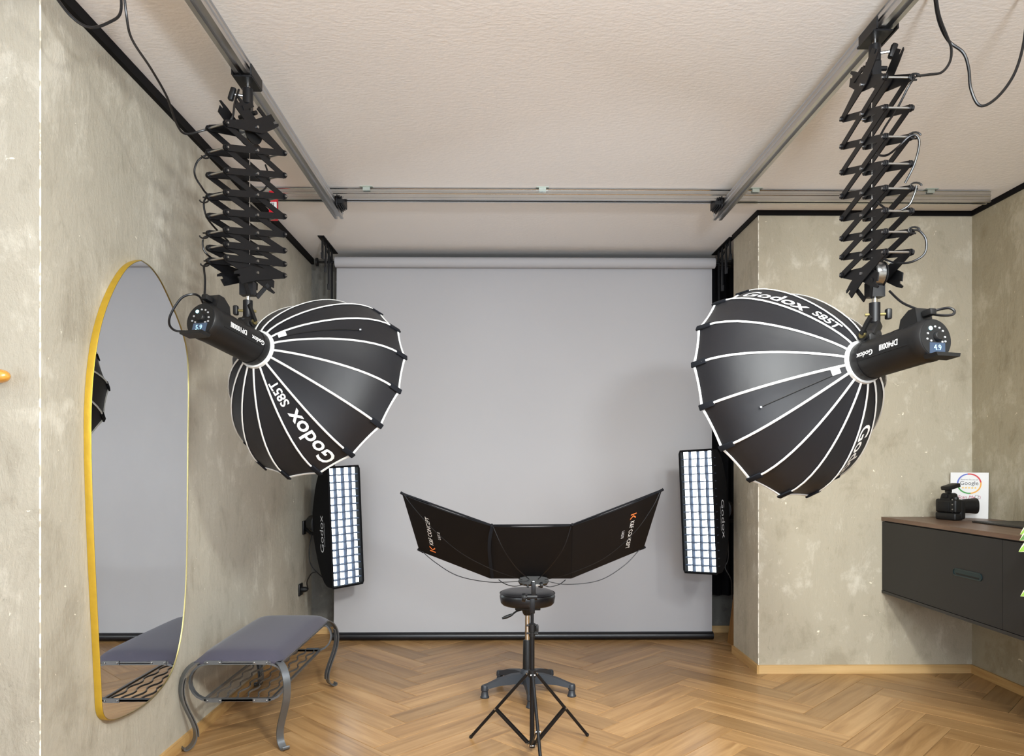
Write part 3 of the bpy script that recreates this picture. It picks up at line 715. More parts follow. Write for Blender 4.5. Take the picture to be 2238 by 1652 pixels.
# ------------------------------------------------------------------ strip softboxes near the backdrop
def strip_box(name, c, ang, roll, label, flabel, wall, side):
    c = V(c); nrm = V((math.cos(ang), math.sin(ang), 0)); h = V((-nrm.y, nrm.x, 0))
    if h.x < 0: h = -h
    Rr = Matrix.Rotation(roll, 3, nrm); h = Rr @ h; z = Rr @ V((0, 0, 1))
    W, HH, D = 0.235, 0.805, 0.30
    root = empty(name, c - z * HH / 2, label, 'softbox', 'lit strip softboxes')
    def P(x, y, d): return c + h * x + z * y + nrm * d
    # tapering shell of four cloth sides
    def sect(t):
        k = math.sin(t * PI / 2); return 0.075 + (W / 2 - 0.075) * k, 0.085 + (HH / 2 - 0.085) * k, -D + (D - 0.045) * t
    secs = [sect(t / 8) for t in range(9)] + [(W / 2, HH / 2, 0.0)]
    for nm_, f in (('side_panel', lambda x, y, s: (x, y * s)), ('side_panel', lambda x, y, s: (-x, y * s)), ('end_panel', lambda x, y, s: (x * s, y)), ('end_panel', lambda x, y, s: (x * s, -y))):
        rows = []
        for x, y, d in secs: rows.append([P(*f(x, y, s / 4), d) for s in range(-4, 5)])
        MB().shell(rows, 0.002).build(nm_, M['fabric_matt'], root, smooth=50)
    # padded front edge, diffuser, egg-crate grid
    fr = [P(-W / 2, -HH / 2, 0), P(W / 2, -HH / 2, 0), P(W / 2, HH / 2, 0), P(-W / 2, HH / 2, 0)]
    pts = []
    for i in range(4):
        a_, b_ = fr[i], fr[(i + 1) % 4]
        for t in (0.02, 0.25, 0.5, 0.75, 0.98): pts.append(a_.lerp(b_, t))
    MB().tube(pts, 0.008, 6, closed=True).build('front_edge', M['fabric_matt'], root)
    MB().grid([[P(x * (W / 2 - 0.004), y * (HH / 2 - 0.004), -0.045) for x in (-1, 0, 1)] for y in (-1, 0, 1)]).build('diffuser', M['diffuser'], root, smooth=0)
    rg = random.Random(3 if side > 0 else 4)
    for i in range(1, 4):
        x = -W / 2 + W * i / 4; rows = []
        for k in range(17):
            w = rg.uniform(-0.0025, 0.0025); y = -HH / 2 + HH * k / 16
            rows.append([P(x, y, -0.043), P(x + w, y, -0.022), P(x + w, y, -0.004)])
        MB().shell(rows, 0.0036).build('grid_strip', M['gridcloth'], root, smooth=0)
    for k in range(1, 16):
        y = -HH / 2 + HH * k / 16; rows = []
        for i in range(9):
            x = -W / 2 + W * i / 8; sag = -0.004 * math.sin((i % 2) * PI / 2) + rg.uniform(-0.001, 0.001)
            rows.append([P(x, y, -0.043), P(x, y + sag, -0.022), P(x, y + sag, -0.006)])
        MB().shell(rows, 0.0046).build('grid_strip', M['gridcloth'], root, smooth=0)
    # print on the visible side
    sx = -side; W2 = lambda d: sect((d + D) / (D - 0.045))[0] if d < -0.045 else W / 2
    def mp(x, y):
        d = -0.115 - y; return P(sx * (W2(d) + 0.004), (x if side > 0 else -x) - 0.05, d)
    def mp2(x, y):
        d = -0.075 - y; return P(sx * (W2(d) + 0.004), (x if side > 0 else -x) - 0.05, d)
    text_mesh('Godox', 0.078, mp, 'lettering', M['greyprint'], root, sub=1, width=1.15)
    text_mesh('WWW.GODOX.COM', 0.014, mp2, 'small_lettering', M['greyprint'], root, sub=0, width=1.2)
    # lamp head and its wall arm
    fl = empty('strip_flash', P(0, 0, -D - 0.10), flabel, 'flash', 'flash heads behind the strip softboxes')
    MB().lathe(P(0, 0, -D - 0.012), nrm, [(0, 0.088), (0.012, 0.092), (0.016, 0.08)], 24).build('speed_ring', M['black_metal'], fl)
    MB().lathe(P(0, 0, -D - 0.15), nrm, [(0, 0.045), (0.008, 0.055), (0.10, 0.058), (0.138, 0.06)], 24).build('body', M['black_plastic'], fl)
    MB().lathe(P(0, 0, -D - 0.154), nrm, [(0, 0.035), (0.006, 0.045)], 20).build('rear_panel', M['rubber'], fl)
    b0 = P(0, -0.06, -D - 0.07); w = V(wall)
    MB().rbox(b0 + z * 0.01, (0.03, 0.03, 0.07), 0.004).build('bracket', M['black_metal'], fl)
    MB().tube([b0 - z * 0.02, (b0 + w) / 2 + V((0, 0, -0.03)), w], 0.012, 10).build('wall_arm', M['black_metal'], fl)
    wn = V((1 if side > 0 else -1, 0, 0))
    MB().rbox(w, (0.012, 0.07, 0.10), 0.003).build('wall_plate', M['black_metal'], fl)
    return root, fl, P
sL_, fL_, PLs = strip_box('strip_softbox', px(756, 1150, Y=4.95), math.radians(-46), math.radians(2.6), 'glowing strip softbox with a grid at the left edge of the backdrop', 'black flash head behind the strip softbox by the mirror wall', (XL + 0.006, 5.33, 0.82), 1)
sR_, fR_, PRs = strip_box('strip_softbox', px(1526, 1118, Y=4.80), math.radians(-132), math.radians(2.6), 'glowing strip softbox with a grid beside the plaster pillar', 'black flash head behind the strip softbox by the plaster pillar', (1.944, 5.26, 0.90), -1)

# ------------------------------------------------------------------ backdrop
YS = 5.33
bd = empty('paper_backdrop', (0.16, YS, 0.0), 'wide grey paper backdrop hanging from a ceiling roll', 'backdrop')
rl0, rl1 = px(733, 574, Y=5.29), px(1562, 574, Y=5.29)
zr_ = 2.735
MB().lathe((rl0.x, 5.292, zr_), (1, 0, 0), [(0, 0.030), (0, 0.038), (rl1.x - rl0.x, 0.038), (rl1.x - rl0.x, 0.030)], 28).build('paper_roll', M['paper'], bd)
x0, x1 = px(736, 900, Y=YS).x, px(1556, 900, Y=YS).x
rows = []
for k in range(13):
    z = 0.054 + (zr_ - 0.054) * k / 12
    rows.append([(x0 + (x1 - x0) * i / 12 + (-0.022 if i == 0 else 0) * (1 - k / 12), YS + 0.0015 * math.sin(i * 1.3 + k * 0.8), z) for i in range(13)])
MB().shell(rows, 0.001).build('paper_sheet', M['paper'], bd, smooth=60)
MB().lathe((x0 - 0.03, YS - 0.004, 0.030), (1, 0, 0), [(0, 0.022), (0.003, 0.029), (x1 - x0 + 0.035, 0.029), (x1 - x0 + 0.038, 0.022)], 20).build('weight_bar', M['leather'], bd)
def bracket(name, x, s, label):
    o = empty(name, (x, 5.2, H), label, 'bracket', 'backdrop roll brackets')
    MB().bb(x - 0.022, x + 0.022, 4.98, 5.40, H - 0.005, H).build('ceiling_plate', M['black_metal'], o, smooth=0)
    for k, (yy, ln) in enumerate(((5.03, 0.13), (5.12, 0.20), (5.21, 0.30), (5.30, 0.40))):
        MB().bb(x - 0.004, x + 0.004, yy - 0.016, yy + 0.016, H - ln, H - 0.005).build('hanger', M['black_metal'], o, smooth=0)
        MB().plate([(yy - 0.016, H - ln), (yy + 0.016, H - ln), (yy + 0.016, H - ln - 0.012), (yy - 0.03, H - ln - 0.02), (yy - 0.036, H - ln + 0.02), (yy - 0.024, H - ln + 0.02)], (x, 0, 0), (0, 1, 0), (0, 0, 1), 0.008).build('hook', M['black_metal'], o, smooth=0)
    MB().plate([(5.0, H - 0.01), (5.02, H - 0.01), (5.30, H - 0.08), (5.30, H - 0.10)], (x, 0, 0), (0, 1, 0), (0, 0, 1), 0.006).build('gusset', M['black_metal'], o, smooth=0)
    MB().cyl((x - s * 0.11, 5.292, zr_), (x + s * 0.02, 5.292, zr_), 0.009, n=12).build('spindle', M['black_metal'], o)
    MB().lathe((x - s * 0.115, 5.292, zr_), (s, 0, 0), [(0, 0.012), (0.004, 0.03), (0.018, 0.03), (0.022, 0.012)], 18).build('chain_wheel', M['black_plastic'], o)
    return o
bracket('roll_bracket', rl0.x - 0.028, 1, 'black roll bracket on the ceiling at the mirror side of the backdrop')
bracket('roll_bracket', rl1.x + 0.030, -1, 'black roll bracket on the ceiling beside the pillar')
# black cloth hung in the gap beside the pillar, and a board leaning there
bk = empty('black_cloth', (1.72, 5.47, 0.5), 'black cloth hanging in the gap between backdrop and pillar', 'curtain')
rows = []
for k in range(13):
    z = 0.30 + (2.74 - 0.30) * k / 12
    rows.append([(1.545 + 0.39 * i / 24, 5.45 + 0.022 * math.sin(i * 1.35 + k * 0.12), z) for i in range(25)])
MB().shell(rows, 0.003).build('cloth', M['fabric_matt'], bk, smooth=60)
MB().cyl((1.53, 5.45, 2.75), (1.948, 5.45, 2.75), 0.012, n=12).build('rod', M['black_metal'], bk)
pb = px(1586, 1403, Z=0.0); lean = math.radians(7.5)
bo = empty('leaning_board', (pb.x, pb.y - 0.15, 0), 'brown wooden board leaning in the gap behind the pillar', 'board')
hb_ = 0.98; dx = hb_ * math.sin(lean); tb = 0.018
brd = MB().add([(pb.x, pb.y - 0.36, 0), (pb.x + tb, pb.y - 0.36, 0), (pb.x + tb, pb.y, 0), (pb.x, pb.y, 0), (pb.x + dx, pb.y - 0.36, hb_), (pb.x + dx + tb, pb.y - 0.36, hb_), (pb.x + dx + tb, pb.y, hb_), (pb.x + dx, pb.y, hb_)],
         [(3, 2, 1, 0), (4, 5, 6, 7), (0, 1, 5, 4), (1, 2, 6, 5), (2, 3, 7, 6), (3, 0, 4, 7)])
for v in range(8):
    x, y, z = brd.v[v]; brd.v[v] = (x + 0.012, max(y, YPB + 0.01), z)
brd.build('panel', M['brown_board'], bo, smooth=0)

# ------------------------------------------------------------------ mirror
OUT = [(310, 568), (330, 582), (352, 612), (375, 660), (396, 712), (410, 765), (414, 840), (413, 950), (412, 1060), (411, 1170), (409, 1260), (404, 1340), (396, 1400), (382, 1455), (360, 1497), (330, 1530), (300, 1552), (268, 1568), (246, 1574), (232, 1570), (224, 1552),
       (221, 1500), (217, 1420), (212, 1320), (207, 1220), (203, 1120), (200, 1020), (199, 930), (201, 860), (207, 790), (217, 728), (232, 674), (252, 626), (274, 590), (292, 574)]
MT = 0.026
oy = []
for u, v in OUT:
    p = px(u, v, X=XL + MT); oy.append((p.y, p.z))
n_ = len(oy)
dense = smoothpath([V((a, b, 0)) for a, b in oy + oy[:1]], 4)[:-1]
cyy = sum(p.x for p in dense) / len(dense); czz = sum(p.y for p in dense) / len(dense)
def inset(k):
    out = []
    for i, p in enumerate(dense):
        t = (dense[(i + 1) % len(dense)] - dense[i - 1]); nn = V((-t.y, t.x, 0)).normalized()
        if nn.dot(V((cyy, czz, 0)) - p) < 0: nn = -nn
        out.append(p + nn * k)
    return out
mi = empty('wall_mirror', (XL, cyy, min(p.y for p in dense)), 'tall irregular mirror with a gold edge on the plaster wall', 'mirror')
i0, i1 = inset(0), inset(0.003); m_ = len(dense)
fr = MB(); vs = [(XL + 0.001, p.x, p.y) for p in i0] + [(XL + MT - 0.002, p.x, p.y) for p in i0] + [(XL + MT, p.x, p.y) for p in inset(0.0012)]
fs = [(k * m_ + i, k * m_ + (i + 1) % m_, (k + 1) * m_ + (i + 1) % m_, (k + 1) * m_ + i) for k in (0, 1) for i in range(m_)]
fr.add(vs, fs).build('frame', M['gold'], mi, smooth=50)
MB().add([(XL + MT, p.x, p.y) for p in inset(0.0012)] + [(XL + MT, p.x, p.y) for p in i1] + [(XL + MT - 0.003, p.x, p.y) for p in i1],
         [(k * m_ + i, k * m_ + (i + 1) % m_, (k + 1) * m_ + (i + 1) % m_, (k + 1) * m_ + i) for k in (0, 1) for i in range(m_)]).build('frame_lip', M['brass'], mi, smooth=50)
MB().add([(XL + MT - 0.003, p.x, p.y) for p in i1], [tuple(range(m_))]).build('glass', M['mirror'], mi, smooth=0)

# ------------------------------------------------------------------ bench
BX, BY, HW, HL = -1.198, 3.762, 0.172, 0.438
ben = empty('upholstered_bench', (BX, BY, 0), 'low wrought-iron bench with a grey cushion in front of the mirror', 'bench')
cz0, cz1 = 0.388, 0.428
rows = []
NX, NY = 13, 21
for j in range(NY):
    fy = -1 + 2 * j / (NY - 1); r = []
    for i in range(NX):
        fx = -1 + 2 * i / (NX - 1)
        ex = 1 - abs(fx) ** 6; ey = 1 - abs(fy) ** 10
        z = cz0 + (cz1 - cz0) * (ex * ey) ** 0.55 + 0.012 * (1 - fx * fx) * (1 - fy * fy)
        sx_ = math.copysign(min(1, abs(fx) ** 0.85), fx); sy_ = math.copysign(min(1, abs(fy) ** 0.92), fy)
        r.append((BX + sx_ * 0.195, BY + sy_ * (HL + 0.012), z))
    rows.append(r)
cb = MB(); cb.grid(rows)
cb.bb(BX - 0.194, BX + 0.194, BY - HL - 0.011, BY + HL + 0.011, cz0 - 0.008, cz0)
cb.build('cushion', M['velvet'], ben, smooth=70)
fm = M['gunmetal']
for s in (-1, 1):
    MB().bb(BX + s * 0.180 - 0.004, BX + s * 0.180 + 0.004, BY - HL, BY + HL, 0.362, 0.380).build('side_rail', fm, ben, smooth=0)
    MB().bb(BX + s * 0.150 - 0.006, BX + s * 0.150 + 0.006, BY - HL, BY + HL, 0.212, 0.222).build('shelf_rail', fm, ben, smooth=0)
def stadium(y):
    pts = []; r = 0.082; zc = 0.298; hw = 0.215
    for i in range(11): a = -PI / 2 + PI * i / 10; pts.append((BX + hw - r + r * math.cos(a), y, zc + r * math.sin(a)))
    for i in range(11): a = PI / 2 + PI * i / 10; pts.append((BX - hw + r + r * math.cos(a), y, zc + r * math.sin(a)))
    return pts
for y, s in ((BY - HL, -1), (BY + HL, 1)):
    MB().strip(stadium(y), (0, 1, 0), 0.024, 0.009, closed=True).build('end_loop', fm, ben)
    for zz_ in (0.386, 0.216):
        MB().bb(BX - 0.15, BX + 0.15, y - 0.012, y + 0.012, zz_ - 0.005, zz_ + 0.005).build('end_rail', fm, ben, smooth=0)
        for sx_ in (-1, 1):
            MB().bb(BX + sx_ * 0.105 - 0.035, BX + sx_ * 0.105 + 0.035, y + s * 0.012 - 0.003, y + s * 0.012 + 0.003, zz_ - 0.009, zz_ + 0.009).build('strap', fm, ben, smooth=0)
            for e in (-1, 1): MB().sphere((BX + sx_ * 0.105 + e * 0.028, y + s * 0.016, zz_), 0.004, 8, 5).build('rivet', M['bolt'], ben)
LEG = [(0.0, 0.386), (0.030, 0.382), (0.060, 0.362), (0.082, 0.325), (0.090, 0.280), (0.084, 0.230), (0.066, 0.180), (0.044, 0.130), (0.028, 0.085), (0.026, 0.050), (0.036, 0.024), (0.054, 0.009), (0.072, 0.005), (0.080, 0.012), (0.077, 0.019)]
for sx_ in (-1, 1):
    for sy_ in (-1, 1):
        d = V((sx_, sy_, 0)).normalized(); w = V((-d.y, d.x, 0)); o = V((BX + sx_ * HW, BY + sy_ * (HL - 0.01), 0))
        pts = smoothpath([o + d * a + V((0, 0, b)) for a, b in LEG], 3)
        lg = MB().strip(pts, w, 0.034, 0.006).build('leg', fm, ben)
        inner = smoothpath([o + d * (a - 0.012) + V((0, 0, b)) for a, b in LEG[3:10]], 3)
        MB().strip(inner, w, 0.022, 0.004).build('inner_strap', fm, lg)
for k in range(6):
    x = BX - 0.117 + 0.234 * k / 5; pts = []
    for j in range(61):
        y = BY - HL + 2 * HL * j / 60; w_ = math.sin(j / 60 * 2 * PI * 5.5 + 0.6); pts.append((x + 0.009 * math.copysign(min(1, abs(w_) * 1.3), w_), y, 0.217))
    MB().strip(pts, (0, 0, 1), 0.008, 0.005).build('wavy_slat', fm, ben, smooth=50)

# ------------------------------------------------------------------ stool
SX, SY = 0.135, 4.10
st = empty('round_stool', (SX, SY, 0), 'black round swivel stool behind the reflector', 'stool')
MB().lathe((SX, SY, 0.492), (0, 0, 1), [(0.0, 0.11), (0.004, 0.140), (0.014, 0.150), (0.05, 0.156), (0.068, 0.150), (0.078, 0.135), (0.083, 0.09), (0.084, 0.02)], 48).build('seat', M['leather'], st, smooth=60)
MB().lathe((SX, SY, 0.556), (0, 0, 1), [(0, 0.153), (0.003, 0.157), (0.006, 0.153)], 48, cap=False).build('seat_piping', M['leather'], st)
MB().rbox((SX, SY, 0.482), (0.14, 0.14, 0.018), 0.004).build('seat_plate', M['black_metal'], st)
MB().lathe((SX, SY, 0.435), (0, 0, 1), [(0, 0.020), (0.01, 0.026), (0.045, 0.036)], 20).build('seat_socket', M['black_plastic'], st)
MB().tube(smoothpath([(SX - 0.02, SY - 0.02, 0.47), (SX - 0.06, SY - 0.03, 0.462), (SX - 0.09, SY - 0.035, 0.440)], 4), 0.005, 8).build('lever_rod', M['black_metal'], st)
MB().tube([(SX - 0.085, SY - 0.034, 0.444), (SX - 0.115, SY - 0.036, 0.432), (SX - 0.142, SY - 0.038, 0.424)], [0.007, 0.010, 0.006], 8).build('lever_grip', M['black_plastic'], st)
MB().cyl((SX, SY, 0.29), (SX, SY, 0.45), 0.0135, n=20).build('gas_lift', M['chrome'], st)
MB().lathe((SX, SY, 0.10), (0, 0, 1), [(0, 0.027), (0.19, 0.024), (0.196, 0.02)], 24).build('column_tube', M['black_plastic'], st)
bs = MB().lathe((SX, SY, 0.075), (0, 0, 1), [(0, 0.040), (0.03, 0.045), (0.055, 0.034), (0.06, 0.028)], 24).build('hub', M['base_plastic'], st)
for k in range(5):
    a = math.radians(-88 + 72 * k); d = V((math.cos(a), math.sin(a), 0)); w = V((-d.y, d.x, 0)); o = V((SX, SY, 0))
    prof = [(0.02, 0.112, 0.055, 0.028), (0.09, 0.112, 0.062, 0.024), (0.17, 0.096, 0.060, 0.020), (0.235, 0.074, 0.050, 0.018), (0.262, 0.066, 0.046, 0.018)]
    vs = []
    for r, zt_, zb_, hw in prof: vs += [o + d * r + w * hw + V((0, 0, zb_)), o + d * r - w * hw + V((0, 0, zb_)), o + d * r - w * hw * 0.75 + V((0, 0, zt_)), o + d * r + w * hw * 0.75 + V((0, 0, zt_))]
    fs = [(3, 2, 1, 0), (16, 17, 18, 19)]
    for q in range(4):
        for e in range(4): g = (e + 1) % 4; fs.append((q * 4 + e, q * 4 + g, q * 4 + 4 + g, q * 4 + 4 + e))
    lg = MB().add(vs, fs).build('base_arm', M['base_plastic'], st, smooth=35)
    MB().lathe(o + d * 0.252, (0, 0, 1), [(0, 0.024), (0.006, 0.025), (0.010, 0.021), (0.036, 0.017), (0.04, 0.021), (0.062, 0.020), (0.068, 0.016)], 18).build('glide_foot', M['base_plastic'], lg)

# ------------------------------------------------------------------ reflector on its stand
TX, TY = 0.128, 3.25
ts = empty('light_stand', (TX, TY, 0), 'black tripod light stand under the three-panel reflector', 'stand')
bm_ = M['black_metal']
MB().cyl((TX, TY, 0.028), (TX, TY, 0.545), 0.0105, n=16).build('lower_tube', bm_, ts)
MB().cyl((TX, TY, 0.545), (TX, TY, 0.625), 0.0075, n=14).build('upper_tube', bm_, ts)
MB().lathe((TX, TY, 0.515), (0, 0, 1), [(0, 0.014), (0.02, 0.014), (0.022, 0.0165), (0.055, 0.0165), (0.058, 0.012)], 18).build('clamp_collar', M['black_plastic'], ts)
for zz_ in (0.53, 0.565): MB().cyl((TX - 0.026, TY - 0.006, zz_), (TX + 0.026, TY - 0.006, zz_), 0.0045, n=10).build('collar_screw', M['black_plastic'], ts)
MB().rbox((TX + 0.022, TY - 0.012, 0.553), (0.012, 0.012, 0.03), 0.003).build('collar_lever', M['black_plastic'], ts)
MB().lathe((TX, TY, 0.335), (0, 0, 1), [(0, 0.017), (0.03, 0.018), (0.034, 0.013)], 18).build('leg_hub', M['black_plastic'], ts)
MB().lathe((TX, TY, 0.022), (0, 0, 1), [(0, 0.012), (0.03, 0.0135)], 16).build('brace_hub', M['black_plastic'], ts)
for ang_ in (35, 149, 275):
    a = math.radians(ang_); d = V((math.cos(a), math.sin(a), 0)); o = V((TX, TY, 0))
    if ang_ == 275: Rf = 0.335
    else: Rf = 0.325
    p0 = o + d * 0.022 + V((0, 0, 0.348)); p1 = o + d * Rf + V((0, 0, 0.008)); mid = p0.lerp(p1, 0.55)
    lg = MB().cyl(p0, p1, 0.0072, n=12).build('leg', bm_, ts)
    MB().sphere(p1, 0.009, 10, 6).build('rubber_foot', M['rubber'], lg)
    w = V((-d.y, d.x, 0))
    for e in (-1, 1): MB().strip([o + d * 0.016 + V((0, 0, 0.034)) + w * e * 0.007, mid + w * e * 0.007], w, 0.0025, 0.011).build('brace', bm_, lg)
    for q in (p0, mid, o + d * 0.020 + V((0, 0, 0.036))): MB().cyl(q - w * 0.011, q + w * 0.011, 0.0042, n=8).build('rivet', M['bolt'], lg)
# tilting head
MB().rbox((TX + 0.001, TY, 0.655), (0.022, 0.024, 0.075), 0.003).build('head_socket', bm_, ts)
MB().cyl((TX - 0.022, TY, 0.690), (TX + 0.022, TY, 0.690), 0.014, n=18).build('head_joint', bm_, ts)
MB().rbox((TX + 0.006, TY, 0.724), (0.020, 0.022, 0.066), 0.003).build('head_arm', bm_, ts)
MB().lathe((TX - 0.046, TY, 0.688), (1, 0, 0), [(0, 0.016), (0.004, 0.019), (0.016, 0.019), (0.018, 0.009), (0.026, 0.008)], 12).build('tilt_knob', M['black_plastic'], ts)
MB().cyl((TX + 0.012, TY, 0.742), (TX + 0.036, TY, 0.742), 0.004, n=10).build('lock_screw', M['bolt'], ts)
MB().lathe((TX + 0.034, TY, 0.742), (1, 0, 0), [(0, 0.011), (0.003, 0.013), (0.012, 0.013), (0.014, 0.010)], 12).build('lock_knob', M['black_plastic'], ts)
# reflector
rf = empty('panel_reflector', (TX, TY, 0.76), 'black-backed three-panel reflector mounted above the light stand', 'reflector')
cTL, cTR, cBL, cBR = px(1075, 1148, Y=3.05), px(1250, 1147, Y=3.05), px(1072, 1262, Y=3.30), px(1248, 1262, Y=3.30)
lT, lB = px(881, 1079, Y=3.15), px(918, 1202, Y=3.40)
rT, rB = px(1444, 1072, Y=3.15), px(1405, 1197, Y=3.40)
def panel(a, b, c_, d_, name):
    nn = (b - a).cross(c_ - a).normalized()
    rows = []
    for j in range(9):
        f = j / 8; r = []
        for i in range(9):
            g = i / 8; p = a.lerp(b, g).lerp(c_.lerp(d_, g), f); bow = 0.010 * math.sin(PI * g) * (1 if True else 0) * (0.5 - abs(f - 0.5)) * 0
            r.append(p + V((0, 0, -0.006 * math.sin(PI * g) * (1 - f))))
        rows.append(r)
    return MB().shell(rows, 0.006)
for nm_, q in (('centre_panel', (cTL, cTR, cBL, cBR)), ('wing_panel', (lT, cTL, lB, cBL)), ('wing_panel', (cTR, rT, cBR, rB))):
    p_ = panel(*q, nm_).build(nm_, M['reflector_black'], rf, smooth=50)
    # hemmed edges
    MB().tube([q[0], q[1], q[3], q[2]], 0.005, 6, closed=True).build('hem', M['fabric_matt'], p_)
hub = px(1166, 1270, Y=3.275)
MB().plate([(-0.068, 0.0), (-0.060, 0.014), (-0.03, 0.020), (0.03, 0.020), (0.060, 0.014), (0.068, 0.0), (0.060, -0.014), (0.03, -0.020), (-0.03, -0.020), (-0.060, -0.014)], hub, (1, 0, 0), V((0, 0.55, 0.83)).normalized(), 0.018).build('hub_plate', M['black_plastic'], rf, smooth=0)
MB().cyl((TX + 0.006, TY, 0.755), hub + V((-0.004, 0, -0.004)), 0.006, n=10).build('hub_stud', M['bolt'], rf)
for e in (-1, 1): MB().cyl(hub + V((e * 0.026, -0.012, -0.014)), hub + V((e * 0.026, -0.016, -0.026)), 0.005, n=10).build('hub_screw', M['black_metal'], rf)
toCam = V((0, -1, 0.05))
def rod(pts, name='spring_rod', r=0.0019):
    MB().tube(smoothpath(pts, 6), r, 6).build(name, M['black_metal'], rf)
rod([hub + V((-0.06, 0, 0)), px(1070, 1272, Y=3.28), px(1000, 1258, Y=3.32), px(950, 1228, Y=3.36), px(921, 1203, Y=3.39)])
rod([hub + V((0.06, 0, 0)), px(1240, 1277, Y=3.28), px(1310, 1268, Y=3.31), px(1365, 1235, Y=3.36), px(1400, 1198, Y=3.39)])
rod([hub + V((-0.05, -0.02, 0.01)), px(1080, 1246, Y=3.16), px(1010, 1210, Y=3.12), px(950, 1160, Y=3.10), px(905, 1110, Y=3.10), px(884, 1082, Y=3.12)], r=0.0014)
rod([hub + V((0.05, -0.02, 0.01)), px(1240, 1255, Y=3.16), px(1320, 1220, Y=3.12), px(1385, 1165, Y=3.10), px(1425, 1110, Y=3.10), px(1442, 1076, Y=3.12)], r=0.0014)
rod([hub + V((-0.02, -0.02, 0.012)), px(1128, 1240, Y=3.12), px(1100, 1200, Y=3.04), px(1078, 1152, Y=3.03)])
rod([hub + V((0.02, -0.02, 0.012)), px(1205, 1235, Y=3.12), px(1233, 1195, Y=3.04), px(1248, 1150, Y=3.03)])
rod([hub + V((-0.03, -0.01, -0.01)), px(1125, 1281, Y=3.24), px(1104, 1276, Y=3.26), px(1090, 1267, Y=3.29)])
rod([hub + V((0.03, -0.01, -0.01)), px(1200, 1282, Y=3.24), px(1222, 1277, Y=3.26), px(1236, 1267, Y=3.29)])
for p, q in ((lT, V((-1, 0, 0.6))), (rT, V((1, 0, 0.6))), (lB, V((-1, 0, 0.5))), (rB, V((1, 0, 0.4))), (cTL, V((0, -1, 0.3))), (cTR, V((0, -1, 0.3)))):
    q = q.normalized(); MB().tube([p - q * 0.02 + V((0, -0.006, 0)), p + q * 0.012 + V((0, -0.006, 0))], 0.0058, 8).build('corner_sleeve', M['fabric_matt'], rf)
st_ = smoothpath([px(1076, 1150, Y=3.035), px(1070, 1180, Y=3.08), px(1070, 1215, Y=3.15), px(1076, 1262, Y=3.27)], 5)
MB().strip([p + V((0, -0.006, 0)) for p in st_], (1, 0, 0), 0.014, 0.002).build('strap', M['velcro'], rf)
def wingmap(a, b, c_, d_, f0, g0, sgn):
    du = (b - a).normalized(); dv = (c_ - a).normalized(); nn = du.cross(dv).normalized()
    if nn.y > 0: nn = -nn
    o = a.lerp(b, g0).lerp(c_.lerp(d_, g0), f0)
    across = (b - a).normalized(); down = ((c_ - a) + (d_ - b)).normalized()
    def f(x, y): return o + down * (-x * sgn) + across * (-y * sgn * -1 if False else (y * -sgn)) * 1.0 + nn * 0.010
    return f
ml = wingmap(lT, cTL, lB, cBL, 0.50, 0.24, 1)
text_mesh('K&F CONCEPT', 0.028, ml, 'lettering', M['print'], rf, sub=0)
text_mesh('U6570', 0.019, wingmap(lT, cTL, lB, cBL, 0.52, 0.36, 1), 'model_print', M['greyprint'], rf, sub=0)
mr_ = wingmap(cTR, rT, cBR, rB, 0.58, 0.72, -1)
text_mesh('K&F CONCEPT', 0.028, mr_, 'lettering', M['print'], rf, sub=0)
text_mesh('U6570', 0.019, wingmap(cTR, rT, cBR, rB, 0.52, 0.62, -1), 'model_print', M['greyprint'], rf, sub=0)
def logo(mp, off):
    mb = MB()
    for dx_, pts in ((0, [(0, -0.014), (0.007, -0.014), (0.007, 0.014), (0, 0.014)]), (0.010, [(0, 0.0), (0.016, 0.014), (0.026, 0.014), (0.008, 0.0)]), (0.010, [(0, 0.0), (0.016, -0.014), (0.026, -0.014), (0.008, 0.0)])):
        vs = [mp(off + dx_ + x, y) for x, y in pts]; mb.add(vs, [(0, 1, 2, 3)])
    mb.build('logo', M['orange'], rf, smooth=0)
logo(ml, -0.140); logo(mr_, -0.140)

# ------------------------------------------------------------------ wall cabinet and the things on it
CX, CZ0, CZ1 = 2.32, 0.494, 0.957
cab = empty('wall_cabinet', (CX, 3.3, CZ0), 'long anthracite wall cabinet with a walnut top', 'cabinet')
yN = 1.20
MB().bb(CX + 0.020, XR - 0.001, yN, YP - 0.001, CZ0, CZ1 - 0.026).build('body', M['cab_dark'], cab, smooth=0)
MB().bb(CX - 0.004, XR - 0.001, yN, YP - 0.001, CZ1 - 0.022, CZ1).build('top_board', M['walnut'], cab, smooth=0)
MB().bb(CX - 0.002, CX + 0.020, yN, YP - 0.001, CZ0 - 0.002, CZ0 + 0.014).build('bottom_rail', M['cab_dark'], cab, smooth=0)
for k in range(3):
    y1 = YP - 0.004 - k * 1.083; y0 = y1 - 1.080
    d = MB().bb(CX, CX + 0.018, y0, y1, CZ0 + 0.017, CZ1 - 0.030).build('door', M['cab_front'], cab, smooth=0)
    yc = 3.632 - k * 1.083; zc = 0.728
    ring_ = []
    for i in range(12):
        a = -PI / 2 + PI * i / 11; ring_.append((yc + 0.095 + 0.017 * math.cos(a), zc + 0.017 * math.sin(a)))
    for i in range(12):
        a = PI / 2 + PI * i / 11; ring_.append((yc - 0.095 + 0.017 * math.cos(a), zc + 0.017 * math.sin(a)))
    MB().plate([(a, b) for a, b in ring_], (CX - 0.0008, 0, 0), (0, 1, 0), (0, 0, 1), 0.0016).build('pull', M['handle'], d, smooth=0)
    MB().tube([(CX - 0.002, a, b) for a, b in ring_], 0.0028, 6, closed=True).build('pull_rim', M['handle'], d)
    MB().bb(CX - 0.0025, CX - 0.0016, yc - 0.09, yc + 0.09, zc - 0.012, zc - 0.004).build('pull_slot', M['rubber'], d, smooth=0)
